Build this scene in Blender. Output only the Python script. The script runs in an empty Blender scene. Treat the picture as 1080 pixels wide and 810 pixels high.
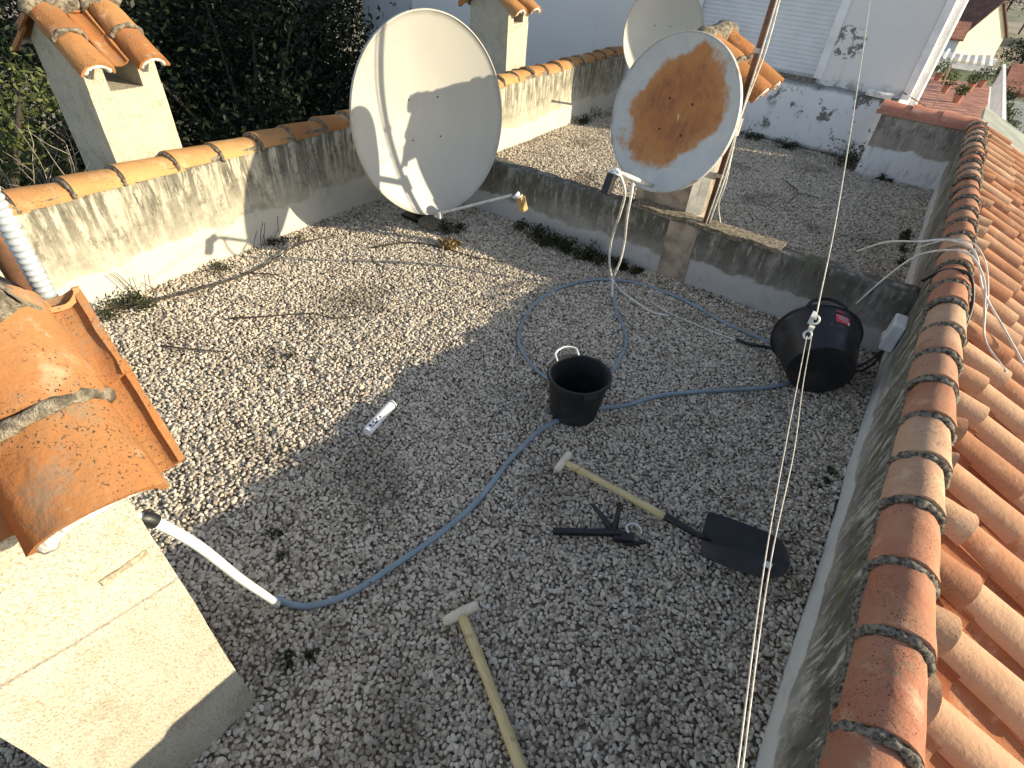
import bpy, math, random
from mathutils import Vector, Matrix, noise
R = math.radians
PI = math.pi
random.seed(7)
scene = bpy.context.scene
C = scene.collection

# ------------------------------------------------------------------ mesh builder
class MB:
    def __init__(s): s.v = []; s.f = []; s.r = []; s.a = {}
    def add(s, vs, fs, rnd=0.5):
        o = len(s.v); s.v += [Vector(v) for v in vs]
        s.f += [tuple(i + o for i in f) for f in fs]; s.r += [rnd] * len(fs)
        return o
    def box(s, x0, x1, y0, y1, z0, z1, M=None, rnd=0.5):
        vs = [Vector((x, y, z)) for x in (x0, x1) for y in (y0, y1) for z in (z0, z1)]
        if M is not None: vs = [M @ v for v in vs]
        s.add(vs, [(0,1,3,2),(4,6,7,5),(0,4,5,1),(2,3,7,6),(0,2,6,4),(1,5,7,3)], rnd); return s
    def prism(s, poly, ext, rnd=0.5):
        """poly: list of 3D points; ext: extrusion vector"""
        n = len(poly); e = Vector(ext); vs = [Vector(p) for p in poly] + [Vector(p) + e for p in poly]
        s.add(vs, [tuple(range(n))[::-1], tuple(range(n, 2*n))] + [(i, (i+1) % n, n+(i+1) % n, n+i) for i in range(n)], rnd); return s
    def tube(s, pts, r, seg=8, rr=None, cap=True, rnd=0.5):
        pts = [Vector(p) for p in pts]; n = len(pts)
        d0 = (pts[1]-pts[0]).normalized(); a = d0.orthogonal().normalized(); vs = []
        for i, p in enumerate(pts):
            d = (pts[min(i+1, n-1)] - pts[max(i-1, 0)]).normalized()
            a = (a - d * a.dot(d)).normalized(); b = d.cross(a)
            q = rr[i] if rr else r
            for k in range(seg):
                t = 2*PI*k/seg; vs.append(p + (a*math.cos(t) + b*math.sin(t))*q)
        fs = [(i*seg+k, i*seg+(k+1) % seg, (i+1)*seg+(k+1) % seg, (i+1)*seg+k) for i in range(n-1) for k in range(seg)]
        if cap: fs += [tuple(range(seg))[::-1], tuple((n-1)*seg+k for k in range(seg))]
        s.add(vs, fs, rnd); return s
    def lathe(s, prof, c, ax=(0,0,1), seg=40, rnd=0.5, mod=None):
        """prof: list of (r, t) along axis"""
        ax = Vector(ax).normalized(); a = ax.orthogonal().normalized(); b = ax.cross(a); c = Vector(c); vs = []
        for i, (r, t) in enumerate(prof):
            for k in range(seg):
                q = 2*PI*k/seg; m = mod(q, i) if mod else 1
                vs.append(c + ax*t + (a*math.cos(q)+b*math.sin(q))*r*m)
        n = len(prof)
        s.add(vs, [(i*seg+k, i*seg+(k+1) % seg, (i+1)*seg+(k+1) % seg, (i+1)*seg+k) for i in range(n-1) for k in range(seg)], rnd); return s
    def barrel(s, p0, p1, up, r0, r1, th=.012, hs=1.0, seg=12, nl=5, rnd=0.5, arc=PI, jit=.0015):
        """half-round roof tile from p0 (radius r0) to p1 (radius r1)"""
        p0, p1, up = Vector(p0), Vector(p1), Vector(up); d = (p1-p0).normalized()
        up = (up - d*up.dot(d)).normalized(); sd = d.cross(up); vs = []
        sx = random.uniform(0, 99)
        for lay in (0, 1):
            for i in range(nl+1):
                t = i/nl; c = p0.lerp(p1, t); r = r0 + (r1-r0)*t - lay*th
                for k in range(seg+1):
                    q = (PI-arc)/2 + arc*k/seg
                    w = r + noise.noise((t*3+sx, k*.5, lay)) * jit * 3
                    vs.append(c + sd*math.cos(q)*w + up*math.sin(q)*w*hs)
        m = seg+1; L = (nl+1)*m; fs = []
        for i in range(nl):
            for k in range(seg):
                a = i*m+k; fs.append((a, a+1, a+m+1, a+m)); b = L+a; fs.append((b, b+m, b+m+1, b+1))
        for k in range(seg):
            fs.append((k, L+k, L+k+1, k+1)); e = nl*m+k; fs.append((e, e+1, L+e+1, L+e))
        for i in range(nl):
            a = i*m; fs.append((a, a+m, L+a+m, L+a)); a = i*m+seg; fs.append((a, L+a, L+a+m, a+m))
        s.add(vs, fs, rnd); return s
    def slab(s, x0, x1, y0, y1, z0, z1, res=.05, amp=.004, freq=3., topn=0., rnd=0.5):
        """box of fine grids with an uneven hand-finished surface"""
        def grid(o, u, v, nu, nv):
            vs = []
            for i in range(nu+1):
                for j in range(nv+1):
                    p = Vector(o) + Vector(u)*(i/nu) + Vector(v)*(j/nv)
                    q = noise.noise_vector(p*freq)*amp + noise.noise_vector(p*freq*4.3)*amp*.45
                    if topn and p.z > z1-.001: q.z += noise.noise(p*9)*topn
                    vs.append(p+q)
            m = nv+1
            s.add(vs, [(i*m+j, (i+1)*m+j, (i+1)*m+j+1, i*m+j+1) for i in range(nu) for j in range(nv)], rnd)
        X, Y, Z = x1-x0, y1-y0, z1-z0
        nx, ny, nz = [max(1, min(400, int(round(q/res)))) for q in (X, Y, Z)]
        grid((x0,y0,z0),(X,0,0),(0,0,Z),nx,nz); grid((x1,y1,z0),(-X,0,0),(0,0,Z),nx,nz)
        grid((x1,y0,z0),(0,Y,0),(0,0,Z),ny,nz); grid((x0,y1,z0),(0,-Y,0),(0,0,Z),ny,nz)
        grid((x0,y0,z1),(X,0,0),(0,Y,0),nx,ny); grid((x0,y1,z0),(X,0,0),(0,-Y,0),nx,ny)
        return s
    def blob(s, c, r, sq=(1,1,1), sub=2, amp=.25, freq=2.5, rnd=.5):
        import bmesh
        bm = bmesh.new(); bmesh.ops.create_icosphere(bm, subdivisions=sub, radius=1); o = random.uniform(0, 50)
        vs = []
        for v in bm.verts:
            k = 1 + amp*noise.noise(v.co*freq + Vector((o,o,o))); vs.append(Vector(c) + Vector((v.co.x*sq[0], v.co.y*sq[1], v.co.z*sq[2]))*r*k)
        fs = [tuple(v.index for v in f.verts) for f in bm.faces]; bm.free(); s.add(vs, fs, rnd); return s

def cr(pts, n=10):
    P = [Vector(p) for p in pts]; P = [2*P[0]-P[1]] + P + [2*P[-1]-P[-2]]; out = []
    for i in range(1, len(P)-2):
        a, b, c, d = P[i-1:i+3]
        for k in range(n):
            t = k/n; out.append(.5*((2*b)+(c-a)*t+(2*a-5*b+4*c-d)*t*t+(3*b-a-3*c+d)*t**3))
    return out + [P[-2]]

def obj(name, mb, mat, parent=None, smooth=False, angle=None, weld=0):
    me = bpy.data.meshes.new(name)
    off = parent_loc(parent) if parent else Vector((0,0,0))
    me.from_pydata([tuple(v-off) for v in mb.v], [], mb.f)
    at = me.attributes.new('tint', 'FLOAT', 'FACE'); at.data.foreach_set('value', mb.r)
    for k, vals in mb.a.items():
        if len(vals) == len(mb.v):
            q = me.attributes.new(k, 'FLOAT', 'POINT'); q.data.foreach_set('value', vals)
    if weld:
        import bmesh
        bm = bmesh.new(); bm.from_mesh(me); bmesh.ops.remove_doubles(bm, verts=bm.verts, dist=weld); bm.to_mesh(me); bm.free()
    if mat: me.materials.append(mat)
    if smooth or angle:
        me.polygons.foreach_set('use_smooth', [True]*len(me.polygons))
        if angle: me.set_sharp_from_angle(angle=R(angle))
    me.update()
    o = bpy.data.objects.new(name, me); C.objects.link(o)
    if parent: o.parent = parent
    return o
def parent_loc(p):
    l = Vector((0,0,0))
    while p: l = l + p.location; p = p.parent
    return l
def tag(o, label=None, cat=None, group=None, kind=None):
    if label: o['label'] = label
    if cat: o['category'] = cat
    if group: o['group'] = group
    if kind: o['kind'] = kind
    return o
def thing(name, loc, label, cat, group=None):
    o = bpy.data.objects.new(name, None); o.empty_display_size = .1; o.location = loc; C.objects.link(o)
    return tag(o, label, cat, group)
def copy_tree(o, parent=None):
    c = o.copy(); C.objects.link(c)
    if parent: c.parent = parent
    for ch in [x for x in bpy.data.objects if x.parent == o]: copy_tree(ch, c)
    return c

# ------------------------------------------------------------------ materials
class NT:
    def __init__(s, name):
        s.m = bpy.data.materials.new(name); s.m.use_nodes = True; s.t = s.m.node_tree
        s.n = s.t.nodes; s.b = s.n['Principled BSDF']; s.co = s.n.new('ShaderNodeTexCoord')
    def link(s, a, b): s.t.links.new(a, b)
    def noise(s, scale=5, stretch=(1,1,1), detail=4, rough=.6, off=(0,0,0), dist=0, src=None):
        mp = s.n.new('ShaderNodeMapping'); s.link(src or s.co.outputs['Object'], mp.inputs[0])
        mp.inputs['Scale'].default_value = stretch; mp.inputs['Location'].default_value = off
        q = s.n.new('ShaderNodeTexNoise'); s.link(mp.outputs[0], q.inputs['Vector'])
        q.inputs['Scale'].default_value = scale; q.inputs['Detail'].default_value = detail
        q.inputs['Roughness'].default_value = rough; q.inputs['Distortion'].default_value = dist
        return q.outputs[0]
    def voro(s, scale, off=(0,0,0), feature='F1'):
        mp = s.n.new('ShaderNodeMapping'); s.link(s.co.outputs['Object'], mp.inputs[0]); mp.inputs['Location'].default_value = off
        q = s.n.new('ShaderNodeTexVoronoi'); s.link(mp.outputs[0], q.inputs['Vector']); q.inputs['Scale'].default_value = scale; q.feature = feature
        return q.outputs['Distance']
    def ramp(s, x, lo, hi, a=0., b=1.):
        q = s.n.new('ShaderNodeMapRange'); q.interpolation_type = 'SMOOTHSTEP'; s.link(x, q.inputs[0])
        if lo > hi: lo, hi, a, b = hi, lo, b, a
        for i, v in zip((1,2,3,4), (lo, hi, a, b)): q.inputs[i].default_value = v
        return q.outputs[0]
    def math(s, op, a, b=None):
        q = s.n.new('ShaderNodeMath'); q.operation = op
        for i, v in enumerate((a, b)):
            if v is None: continue
            if isinstance(v, (int, float)): q.inputs[i].default_value = v
            else: s.link(v, q.inputs[i])
        return q.outputs[0]
    def axis(s, k):
        q = s.n.new('ShaderNodeSeparateXYZ'); s.link(s.co.outputs['Object'], q.inputs[0]); return q.outputs[k]
    def attr(s, name):
        q = s.n.new('ShaderNodeAttribute'); q.attribute_name = name; return q.outputs['Fac']
    def mix(s, fac, a, b):
        q = s.n.new('ShaderNodeMix'); q.data_type = 'RGBA'
        if isinstance(fac, (int, float)): q.inputs[0].default_value = fac
        else: s.link(fac, q.inputs[0])
        for i, v in ((6, a), (7, b)):
            if isinstance(v, tuple): q.inputs[i].default_value = (*v[:3], 1)
            else: s.link(v, q.inputs[i])
        return q.outputs[2]
    def finish(s, col, rough=.85, bump=None, bstr=.3, bdist=.01, metal=0, spec=None):
        if isinstance(col, tuple): s.b.inputs['Base Color'].default_value = (*col[:3], 1)
        else: s.link(col, s.b.inputs['Base Color'])
        if isinstance(rough, (int, float)): s.b.inputs['Roughness'].default_value = rough
        else: s.link(rough, s.b.inputs['Roughness'])
        s.b.inputs['Metallic'].default_value = metal
        if spec is not None: s.b.inputs['Specular IOR Level'].default_value = spec
        if bump is not None:
            q = s.n.new('ShaderNodeBump'); q.inputs['Strength'].default_value = bstr; q.inputs['Distance'].default_value = bdist
            s.link(bump, q.inputs['Height']); s.link(q.outputs[0], s.b.inputs['Normal'])
        return s.m

def plain(name, col, rough=.6, var=.25, scale=12, metal=0, bstr=.15, bdist=.004, spec=None):
    t = NT(name); n = t.noise(scale, detail=5); d = tuple(c*(1-var) for c in col); l = tuple(min(1, c*(1+var*.5)) for c in col)
    return t.finish(t.mix(t.ramp(n, .35, .65), d, l), rough, t.noise(scale*5, detail=3), bstr, bdist, metal, spec)

def plaster(name, base, dark, mid, fresh=None, top=.7, streak=(7,7,.7), fresh_h=.3, amount=.5, moss=None, stretch_axis=None):
    """weathered render: dark run-off streaks below the coping, cleaner paint near the floor"""
    t = NT(name); z = t.axis(2)
    big = t.noise(2.2, detail=5, rough=.65); st = t.noise(2.4, streak, 6, .65, off=(3,1,0)); fine = t.noise(38, detail=4, rough=.7)
    blot = t.noise(6.5, detail=7, rough=.72, off=(9,4,2))
    col = t.mix(t.ramp(big, .3, .7), base, mid)
    zt = t.ramp(t.math('ADD', z, t.math('MULTIPLY', blot, .12)), fresh_h+.0, top+.02)
    m1 = t.math('MULTIPLY', t.ramp(st, .62-amount*.3, .78-amount*.3), zt)
    col = t.mix(t.math('MULTIPLY', m1, .85), col, dark)
    m2 = t.math('MULTIPLY', t.ramp(blot, .44, .66), t.ramp(t.math('ADD', z, t.math('MULTIPLY', big, .1)), fresh_h-.03, fresh_h+.12))
    col = t.mix(t.math('MULTIPLY', m2, .7), col, tuple(.5*(a+b) for a, b in zip(dark, mid)))
    if moss: 
        m3 = t.math('MULTIPLY', t.ramp(t.noise(3.1, detail=6, off=(5,5,5)), .52, .6), zt); col = t.mix(t.math('MULTIPLY', m3, .6), col, moss)
    if fresh:
        edge = t.math('ADD', z, t.math('MULTIPLY', t.math('SUBTRACT', t.noise(2.5, detail=5, off=(1,7,3)), .5), .3))
        mf = t.ramp(edge, fresh_h+.01, fresh_h-.015)
        fc = t.mix(t.ramp(blot, .5, .75), fresh, tuple(c*.72 for c in fresh))
        fc = t.mix(t.math('MULTIPLY', t.ramp(t.math('ADD', z, t.math('MULTIPLY', fine, .08)), .09, .02), .6), fc, dark)
        col = t.mix(t.math('MULTIPLY', mf, .9), col, fc)
    spots = t.ramp(t.noise(55, detail=3, off=(2,2,2)), .66, .74)
    col = t.mix(t.math('MULTIPLY', spots, .6), col, dark)
    gr = t.math('MULTIPLY', t.ramp(t.noise(13, (1,1,.5), 9, .82, off=(6,6,1)), .50, .60), t.ramp(z, fresh_h-.05, fresh_h+.2)); col = t.mix(t.math('MULTIPLY', gr, .7), col, dark)
    pal = t.ramp(t.noise(15, (1.4,1.4,.3), 8, .75, off=(0,6,8)), .55, .62); col = t.mix(t.math('MULTIPLY', pal, .65), col, tuple(min(1, c*1.15) for c in base))
    h = t.math('ADD', t.math('MULTIPLY', fine, .5), t.math('MULTIPLY', blot, 1.0))
    return t.finish(col, .93, h, .5, .012, spec=.2)

def chimney_mat():
    t = NT('plaster_chimney'); n = t.noise(1.8, detail=6, rough=.65); g = t.noise(150, detail=3, rough=.6); b = t.noise(9, detail=7, rough=.75, off=(3,3,3))
    col = t.mix(t.ramp(n, .35, .65), (.55,.52,.42), (.47,.435,.345))
    col = t.mix(t.math('MULTIPLY', t.ramp(b, .48, .66), .6), col, (.34,.29,.205))
    col = t.mix(t.math('MULTIPLY', t.ramp(g, .53, .62), .6), col, (.25,.21,.14))
    hc = t.math('MULTIPLY', t.ramp(t.math('ADD', t.voro(2.6, feature='DISTANCE_TO_EDGE'), t.math('MULTIPLY', b, .01)), .0085, .005), t.ramp(n, .48, .6)); col = t.mix(t.math('MULTIPLY', hc, .55), col, (.2,.16,.11))
    st = t.math('MULTIPLY', t.ramp(t.noise(5, (1,1,.3), 6, off=(7,1,1)), .56, .7), .4); col = t.mix(st, col, (.33,.29,.22))
    return t.finish(col, .95, t.math('ADD', g, t.math('MULTIPLY', b, 1.5)), .9, .009, spec=.15)
def terracotta(name, a, b, c, lichen=.5, dark=(.05,.04,.03)):
    t = NT(name); tint = t.attr('tint')
    n = t.noise(4, detail=6, rough=.65); f = t.noise(60, detail=3)
    col = t.mix(t.ramp(n, .35, .62), a, b)
    col = t.mix(t.ramp(tint, .3, .9), col, c)
    pale = t.ramp(t.noise(9, detail=6, off=(4,4,4)), .56, .72); col = t.mix(t.math('MULTIPLY', pale, .45), col, (.62,.47,.33))
    grey = t.ramp(t.noise(5.5, detail=7, rough=.75, off=(8,1,6)), .55, .68); col = t.mix(t.math('MULTIPLY', grey, lichen*.8), col, (.22,.17,.12))
    sp = t.math('MULTIPLY', t.ramp(t.noise(170, detail=3, rough=.7, off=(1,3,2)), .575, .64), t.ramp(t.noise(5.2, detail=4, off=(7,7,7)), .48, .58))
    col = t.mix(t.math('MULTIPLY', t.ramp(t.noise(1.7, detail=5, off=(0,9,3)), .45, .62), .35), col, tuple(x*.62 for x in a))
    col = t.mix(t.math('MULTIPLY', t.ramp(t.noise(14, (1,1,1), 8, .8, off=(3,0,7)), .60, .68), .35), col, (.50,.45,.36))
    col = t.mix(t.math('MULTIPLY', sp, min(1, lichen*1.7)), col, dark)
    return t.finish(col, .97, t.math('ADD', t.math('MULTIPLY', f, .6), n), .45, .009, spec=.06)

M = {}
M['plaster_left'] = plaster('plaster_left', (.54,.50,.385), (.085,.08,.062), (.38,.35,.27), (.56,.53,.45), .66, (11,11,1.1), .25, .75)
M['plaster_div'] = plaster('plaster_divider', (.34,.33,.30), (.07,.066,.055), (.2,.19,.165), (.45,.455,.455), .46, (5,5,1.2), .2, .85, moss=(.075,.085,.035))
M['plaster_right'] = plaster('plaster_right', (.50,.48,.42), (.045,.042,.036), (.27,.25,.21), (.60,.60,.57), .50, (6.5,6.5,2.2), .20, .85, moss=(.13,.13,.06))
M['plaster_block'] = plaster('plaster_block', (.42,.38,.33), (.11,.10,.09), (.3,.27,.23), (.74,.76,.78), .66, (4,4,1), .32, .55)
M['chimney'] = chimney_mat()
M['brown_render'] = plain('brown_render', (.33,.275,.215), .92, .4, 7, bstr=.4, bdist=.01)
M['mortar'] = plain('mortar', (.27,.235,.175), .95, .6, 45, bstr=1, bdist=.012)
M['mortar_dark'] = plain('mortar_dark', (.27,.25,.205), .95, .8, 75, bstr=1, bdist=.012)
M['smear'] = plain('smear', (.40,.35,.25), .95, .4, 60, bstr=.8)
M['mortar_white'] = plain('mortar_white', (.68,.66,.6), .95, .3, 22, bstr=.8, bdist=.01)
M['tile_near'] = terracotta('tile_near', (.37,.15,.055), (.30,.15,.065), (.40,.205,.085), .95)
M['tile_cope'] = terracotta('tile_cope', (.42,.18,.07), (.42,.23,.095), (.48,.28,.12), .85)
M['tile_ridge'] = terracotta('tile_ridge', (.345,.15,.095), (.39,.205,.13), (.44,.29,.195), .95)
M['tile_roof'] = terracotta('tile_roof', (.38,.18,.10), (.43,.225,.13), (.50,.32,.205), .35)
M['tile_channel'] = terracotta('tile_channel', (.27,.09,.045), (.31,.12,.06), (.36,.17,.09), .5)
M['tile_red'] = terracotta('tile_red', (.42,.17,.12), (.46,.22,.16), (.5,.27,.2), .4)
M['dish'] = None

def dish_mat():
    t = NT('dish_paint'); u, v = t.attr('du'), t.attr('dv')
    n = t.noise(3, (1,1,.4), 5); col = t.mix(t.ramp(n, .35, .7), (.37,.365,.325), (.41,.40,.36))
    st = t.ramp(t.noise(3.5, (6,6,.5), 5, off=(2,0,0)), .56, .75); col = t.mix(t.math('MULTIPLY', st, .3), col, (.36,.34,.27))
    rim = t.math('MULTIPLY', t.ramp(t.attr('dr'), .93, 1.0), t.ramp(t.noise(14, detail=5), .45, .6)); col = t.mix(t.math('MULTIPLY', rim, .4), col, (.3,.27,.2))
    return t.finish(col, .5, t.noise(80, detail=2), .06, .003)
M['dish'] = dish_mat()
def rust_mat():
    t = NT('dish_rusty'); u, v, r = t.attr('du'), t.attr('dv'), t.attr('dr')
    cmb = t.n.new('ShaderNodeCombineXYZ'); t.link(u, cmb.inputs[0]); t.link(v, cmb.inputs[1]); uv = cmb.outputs[0]
    base = t.mix(t.ramp(t.noise(4, detail=5, src=uv), .35, .7), (.40,.42,.43), (.46,.47,.46))
    n1 = t.noise(1.9, detail=9, rough=.66, src=uv, off=(3.1,1.7,0)); st = t.noise(3.5, (5,.7,1), 6, .7, src=uv)
    # uneven patch: distance from a centre a little above the middle, pushed about by noise
    du = t.math('SUBTRACT', u, -.02); dv = t.math('SUBTRACT', v, .08)
    d = t.math('SQRT', t.math('ADD', t.math('MULTIPLY', t.math('MULTIPLY', du, du), 1.5), t.math('MULTIPLY', t.math('MULTIPLY', dv, dv), 1.25)))
    d = t.math('ADD', d, t.math('MULTIPLY', t.math('SUBTRACT', n1, .5), 1.05))
    d = t.math('ADD', d, t.math('MULTIPLY', t.math('SUBTRACT', st, .5), .16))
    d = t.math('ADD', d, t.ramp(t.math('SUBTRACT', u, v), .45, 1.3, 0, .55))
    d = t.math('ADD', d, t.ramp(t.math('SUBTRACT', v, u), .55, 1.3, 0, .35))
    m = t.ramp(d, 1.06, .86); core = t.ramp(d, 1.05, .4)
    rust = t.mix(t.ramp(st, .35, .65), (.36,.135,.034), (.25,.085,.024))
    rust = t.mix(core, (.44,.20,.065), rust)
    rust = t.mix(t.math('MULTIPLY', t.ramp(t.noise(2.6, detail=9, rough=.72, src=uv, off=(8,2,0)), .46, .60), .75), rust, (.42,.165,.038))
    rust = t.mix(t.math('MULTIPLY', t.ramp(t.noise(6, (1.3,.8,1), 8, .7, src=uv), .48, .75), .6), rust, (.13,.04,.015))
    sc = t.math('MULTIPLY', t.ramp(t.noise(26, (2.5,.35,1), 2, src=uv, off=(1,5,0)), .68, .72), .5); rust = t.mix(sc, rust, (.5,.36,.2))
    col = t.mix(t.math('MULTIPLY', m, .95), base, rust)
    rm = t.math('MULTIPLY', t.ramp(r, .95, 1.0), t.ramp(t.noise(5, detail=5, src=uv), .5, .62)); col = t.mix(t.math('MULTIPLY', rm, .7), col, (.3,.14,.05))
    return t.finish(col, t.ramp(m, 0, 1, .5, .9), t.noise(60, detail=4), .1, .003)
M['rust'] = rust_mat()
M['black_rubber'] = plain('black_rubber', (.012,.012,.014), .5, .3, 9, bstr=.08, spec=.35)
M['black_plastic'] = plain('black_plastic', (.012,.013,.016), .3, .25, 9, bstr=.05, spec=.5)
M['blade'] = plain('blade_paint', (.018,.019,.022), .42, .3, 14, bstr=.08)
M['steel_black'] = plain('steel_black', (.012,.012,.013), .45, .3, 20)
M['galv'] = plain('galvanised', (.5,.5,.48), .45, .3, 16, metal=.6)
M['white_metal'] = plain('white_metal', (.66,.65,.58), .5, .25, 10)
M['grey_arm'] = plain('grey_arm', (.55,.56,.55), .45, .2, 12)
M['rust_pole'] = plain('rust_pole', (.17,.085,.05), .7, .5, 9)
M['white_plastic'] = plain('white_plastic', (.72,.74,.76), .4, .12, 9)
M['hose_blue'] = plain('hose_blue', (.21,.275,.33), .4, .18, 8)
M['hose_white'] = plain('hose_white', (.72,.74,.72), .45, .1, 8)
M['cable_white'] = plain('cable_white', (.66,.64,.58), .5, .2, 20)
M['cable_black'] = plain('cable_black', (.012,.012,.012), .5, .2, 20)
M['conduit'] = plain('conduit', (.33,.37,.41), .5, .15, 20)
M['steel_wire'] = plain('steel_wire', (.60,.56,.48), .5, .25, 40, metal=.2)
M['yellow_plastic'] = plain('yellow_plastic', (.45,.30,.10), .6, .3, 20)
M['red_label'] = plain('red_label', (.55,.03,.05), .5, .15, 30)
M['paper'] = plain('paper', (.75,.76,.8), .5, .06, 30)
M['ink'] = plain('ink', (.03,.035,.06), .5, .1, 30)
M['dark_void'] = plain('dark_void', (.02,.018,.015), .9, .3, 10)
def dusty(name, c, rough):
    t = NT(name); n = t.noise(3.5, detail=8, rough=.75); f = t.noise(30, (1,1,3), 6, .7)
    col = t.mix(t.math('MULTIPLY', t.ramp(n, .48, .7), .35), c, (.10,.09,.075)); col = t.mix(t.math('MULTIPLY', t.ramp(f, .6, .7), .3), col, (.16,.145,.12))
    return t.finish(col, t.ramp(n, .4, .65, rough, .8), f, .12, .003, spec=.4)
M['black_rubber'] = dusty('black_rubber', (.012,.012,.014), .5); M['blade'] = dusty('blade_paint', (.018,.019,.022), .4); M['black_plastic'] = dusty('black_plastic', (.012,.013,.016), .28)
def wood_mat():
    t = NT('handle_wood'); g = t.noise(9, (1.2,14,14), 5, .7); col = t.mix(t.ramp(g, .35, .7), (.50,.39,.19), (.68,.56,.31))
    col = t.mix(t.math('MULTIPLY', t.ramp(t.noise(22, detail=4), .62, .7), .5), col, (.22,.15,.07))
    return t.finish(col, .6, g, .25, .003)
M['wood'] = wood_mat()
M['wood_pale'] = plain('wood_pale', (.66,.60,.47), .65, .15, 14)
def stone_mat():
    t = NT('gravel_stone'); oi = t.n.new('ShaderNodeObjectInfo'); rd = oi.outputs['Random']
    g = t.n.new('ShaderNodeNewGeometry')
    q = t.n.new('ShaderNodeValToRGB'); t.link(rd, q.inputs[0]); e = q.color_ramp.elements
    e[0].position = 0; e[0].color = (.26,.215,.175,1); e[1].position = 1; e[1].color = (.66,.63,.56,1)
    for p, c in ((.15,(.44,.385,.31)), (.5,(.57,.505,.405)), (.8,(.67,.60,.49))):
        k = e.new(p); k.color = (*c, 1)
    n = t.noise(40, detail=5, rough=.7); col = t.mix(t.math('MULTIPLY', t.ramp(n, .4, .7), .45), q.outputs[0], (.20,.175,.15))
    # soil and leaf litter darkens patches of the bed
    mp = t.n.new('ShaderNodeTexNoise'); t.link(g.outputs['Position'], mp.inputs['Vector']); mp.inputs['Scale'].default_value = 1.7; mp.inputs['Detail'].default_value = 6
    col = t.mix(t.math('MULTIPLY', t.ramp(mp.outputs[0], .53, .68), .5), col, (.13,.105,.08))
    return t.finish(col, .9, n, .4, .003, spec=.25)
M['stone'] = stone_mat()
M['bed'] = plain('gravel_bed', (.20,.165,.125), .95, .5, 30, bstr=.8, bdist=.01)

def house_mat():
    t = NT('house_paint'); z = t.axis(2); n = t.noise(.7, detail=5); f = t.noise(7, detail=7, rough=.75)
    col = t.mix(t.ramp(n, .3, .7), (.64,.65,.66), (.70,.70,.69))
    st = t.math('MULTIPLY', t.ramp(t.noise(3, (5,5,.3), 5), .55, .8), .25); col = t.mix(st, col, (.40,.39,.36))
    # one eroded patch and scuffs along the foot of the wall
    x = t.axis(0); px = t.math('SUBTRACT', x, 2.98); pz = t.math('SUBTRACT', z, 1.14)
    d = t.math('SQRT', t.math('ADD', t.math('MULTIPLY', px, px), t.math('MULTIPLY', t.math('MULTIPLY', pz, pz), 1.3)))
    ring = t.math('MULTIPLY', t.ramp(t.math('ABSOLUTE', t.math('SUBTRACT', d, .12)), .09, .04), t.ramp(t.noise(14, detail=5, off=(3,3,3)), .50, .53))
    col = t.mix(t.math('MULTIPLY', ring, .85), col, (.10,.095,.085))
    sc = t.math('MULTIPLY', t.math('MULTIPLY', t.ramp(t.math('ADD', z, t.math('MULTIPLY', f, -.1)), .78, .66), t.ramp(z, .58, .66)), t.ramp(f, .45, .6)); col = t.mix(t.math('MULTIPLY', t.math('MULTIPLY', sc, t.ramp(x, .8, 1.0)), .7), col, (.17,.155,.14))
    return t.finish(col, .9, t.noise(25, detail=5), .2, .008, spec=.2)
M['house'] = house_mat()
def peel_mat():
    t = NT('peeling_paint'); z = t.axis(2); f = t.noise(5.5, (1,1,.8), 7, .72, off=(2,6,1)); n = t.noise(1.7, detail=4)
    col = t.mix(t.ramp(n, .3, .7), (.66,.69,.72), (.74,.76,.78))
    m = t.math('MULTIPLY', t.ramp(f, .562, .583), t.ramp(t.noise(1.3, detail=2, off=(5,2,2)), .42, .52))
    col = t.mix(t.math('MULTIPLY', m, .9), col, (.11,.10,.09))
    st = t.ramp(t.noise(4, (6,6,.35), 5, off=(1,1,1)), .63, .68); st = t.math('MULTIPLY', st, t.ramp(z, .5, .2)); col = t.mix(t.math('MULTIPLY', st, .75), col, (.12,.11,.1))
    tp = t.ramp(t.math('ADD', z, t.math('MULTIPLY', f, .12)), .70, .76); col = t.mix(t.math('MULTIPLY', tp, .8), col, (.13,.12,.11))
    ft = t.ramp(t.math('ADD', z, t.math('MULTIPLY', f, -.12)), .04, -.03); col = t.mix(ft, col, (.09,.08,.07))
    return t.finish(col, .92, t.math('SUBTRACT', t.noise(25, detail=4), m), .4, .01, spec=.2)
M['peel'] = peel_mat()
M['shutter'] = plain('shutter', (.64,.665,.70), .5, .08, 3)
M['trim'] = plain('trim', (.74,.75,.76), .7, .12, 4)
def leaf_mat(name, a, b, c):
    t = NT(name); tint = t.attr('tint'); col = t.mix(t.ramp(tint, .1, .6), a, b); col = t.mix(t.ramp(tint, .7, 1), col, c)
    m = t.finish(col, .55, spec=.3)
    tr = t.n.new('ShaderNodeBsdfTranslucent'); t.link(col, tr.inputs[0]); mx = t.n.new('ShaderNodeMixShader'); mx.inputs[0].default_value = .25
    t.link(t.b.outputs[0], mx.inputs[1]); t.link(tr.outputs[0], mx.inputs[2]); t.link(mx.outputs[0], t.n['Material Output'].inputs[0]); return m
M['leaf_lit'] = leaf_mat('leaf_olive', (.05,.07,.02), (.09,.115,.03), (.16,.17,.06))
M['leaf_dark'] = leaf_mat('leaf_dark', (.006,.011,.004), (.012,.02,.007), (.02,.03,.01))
M['leaf_weed'] = leaf_mat('leaf_weed', (.02,.028,.012), (.04,.05,.02), (.08,.085,.035))
M['leaf_far'] = leaf_mat('leaf_far', (.04,.06,.02), (.07,.1,.03), (.13,.15,.05))
M['litter'] = leaf_mat('litter', (.05,.032,.02), (.11,.07,.04), (.2,.14,.07))
M['straw'] = leaf_mat('straw', (.2,.14,.06), (.32,.24,.11), (.42,.32,.16))
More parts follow.
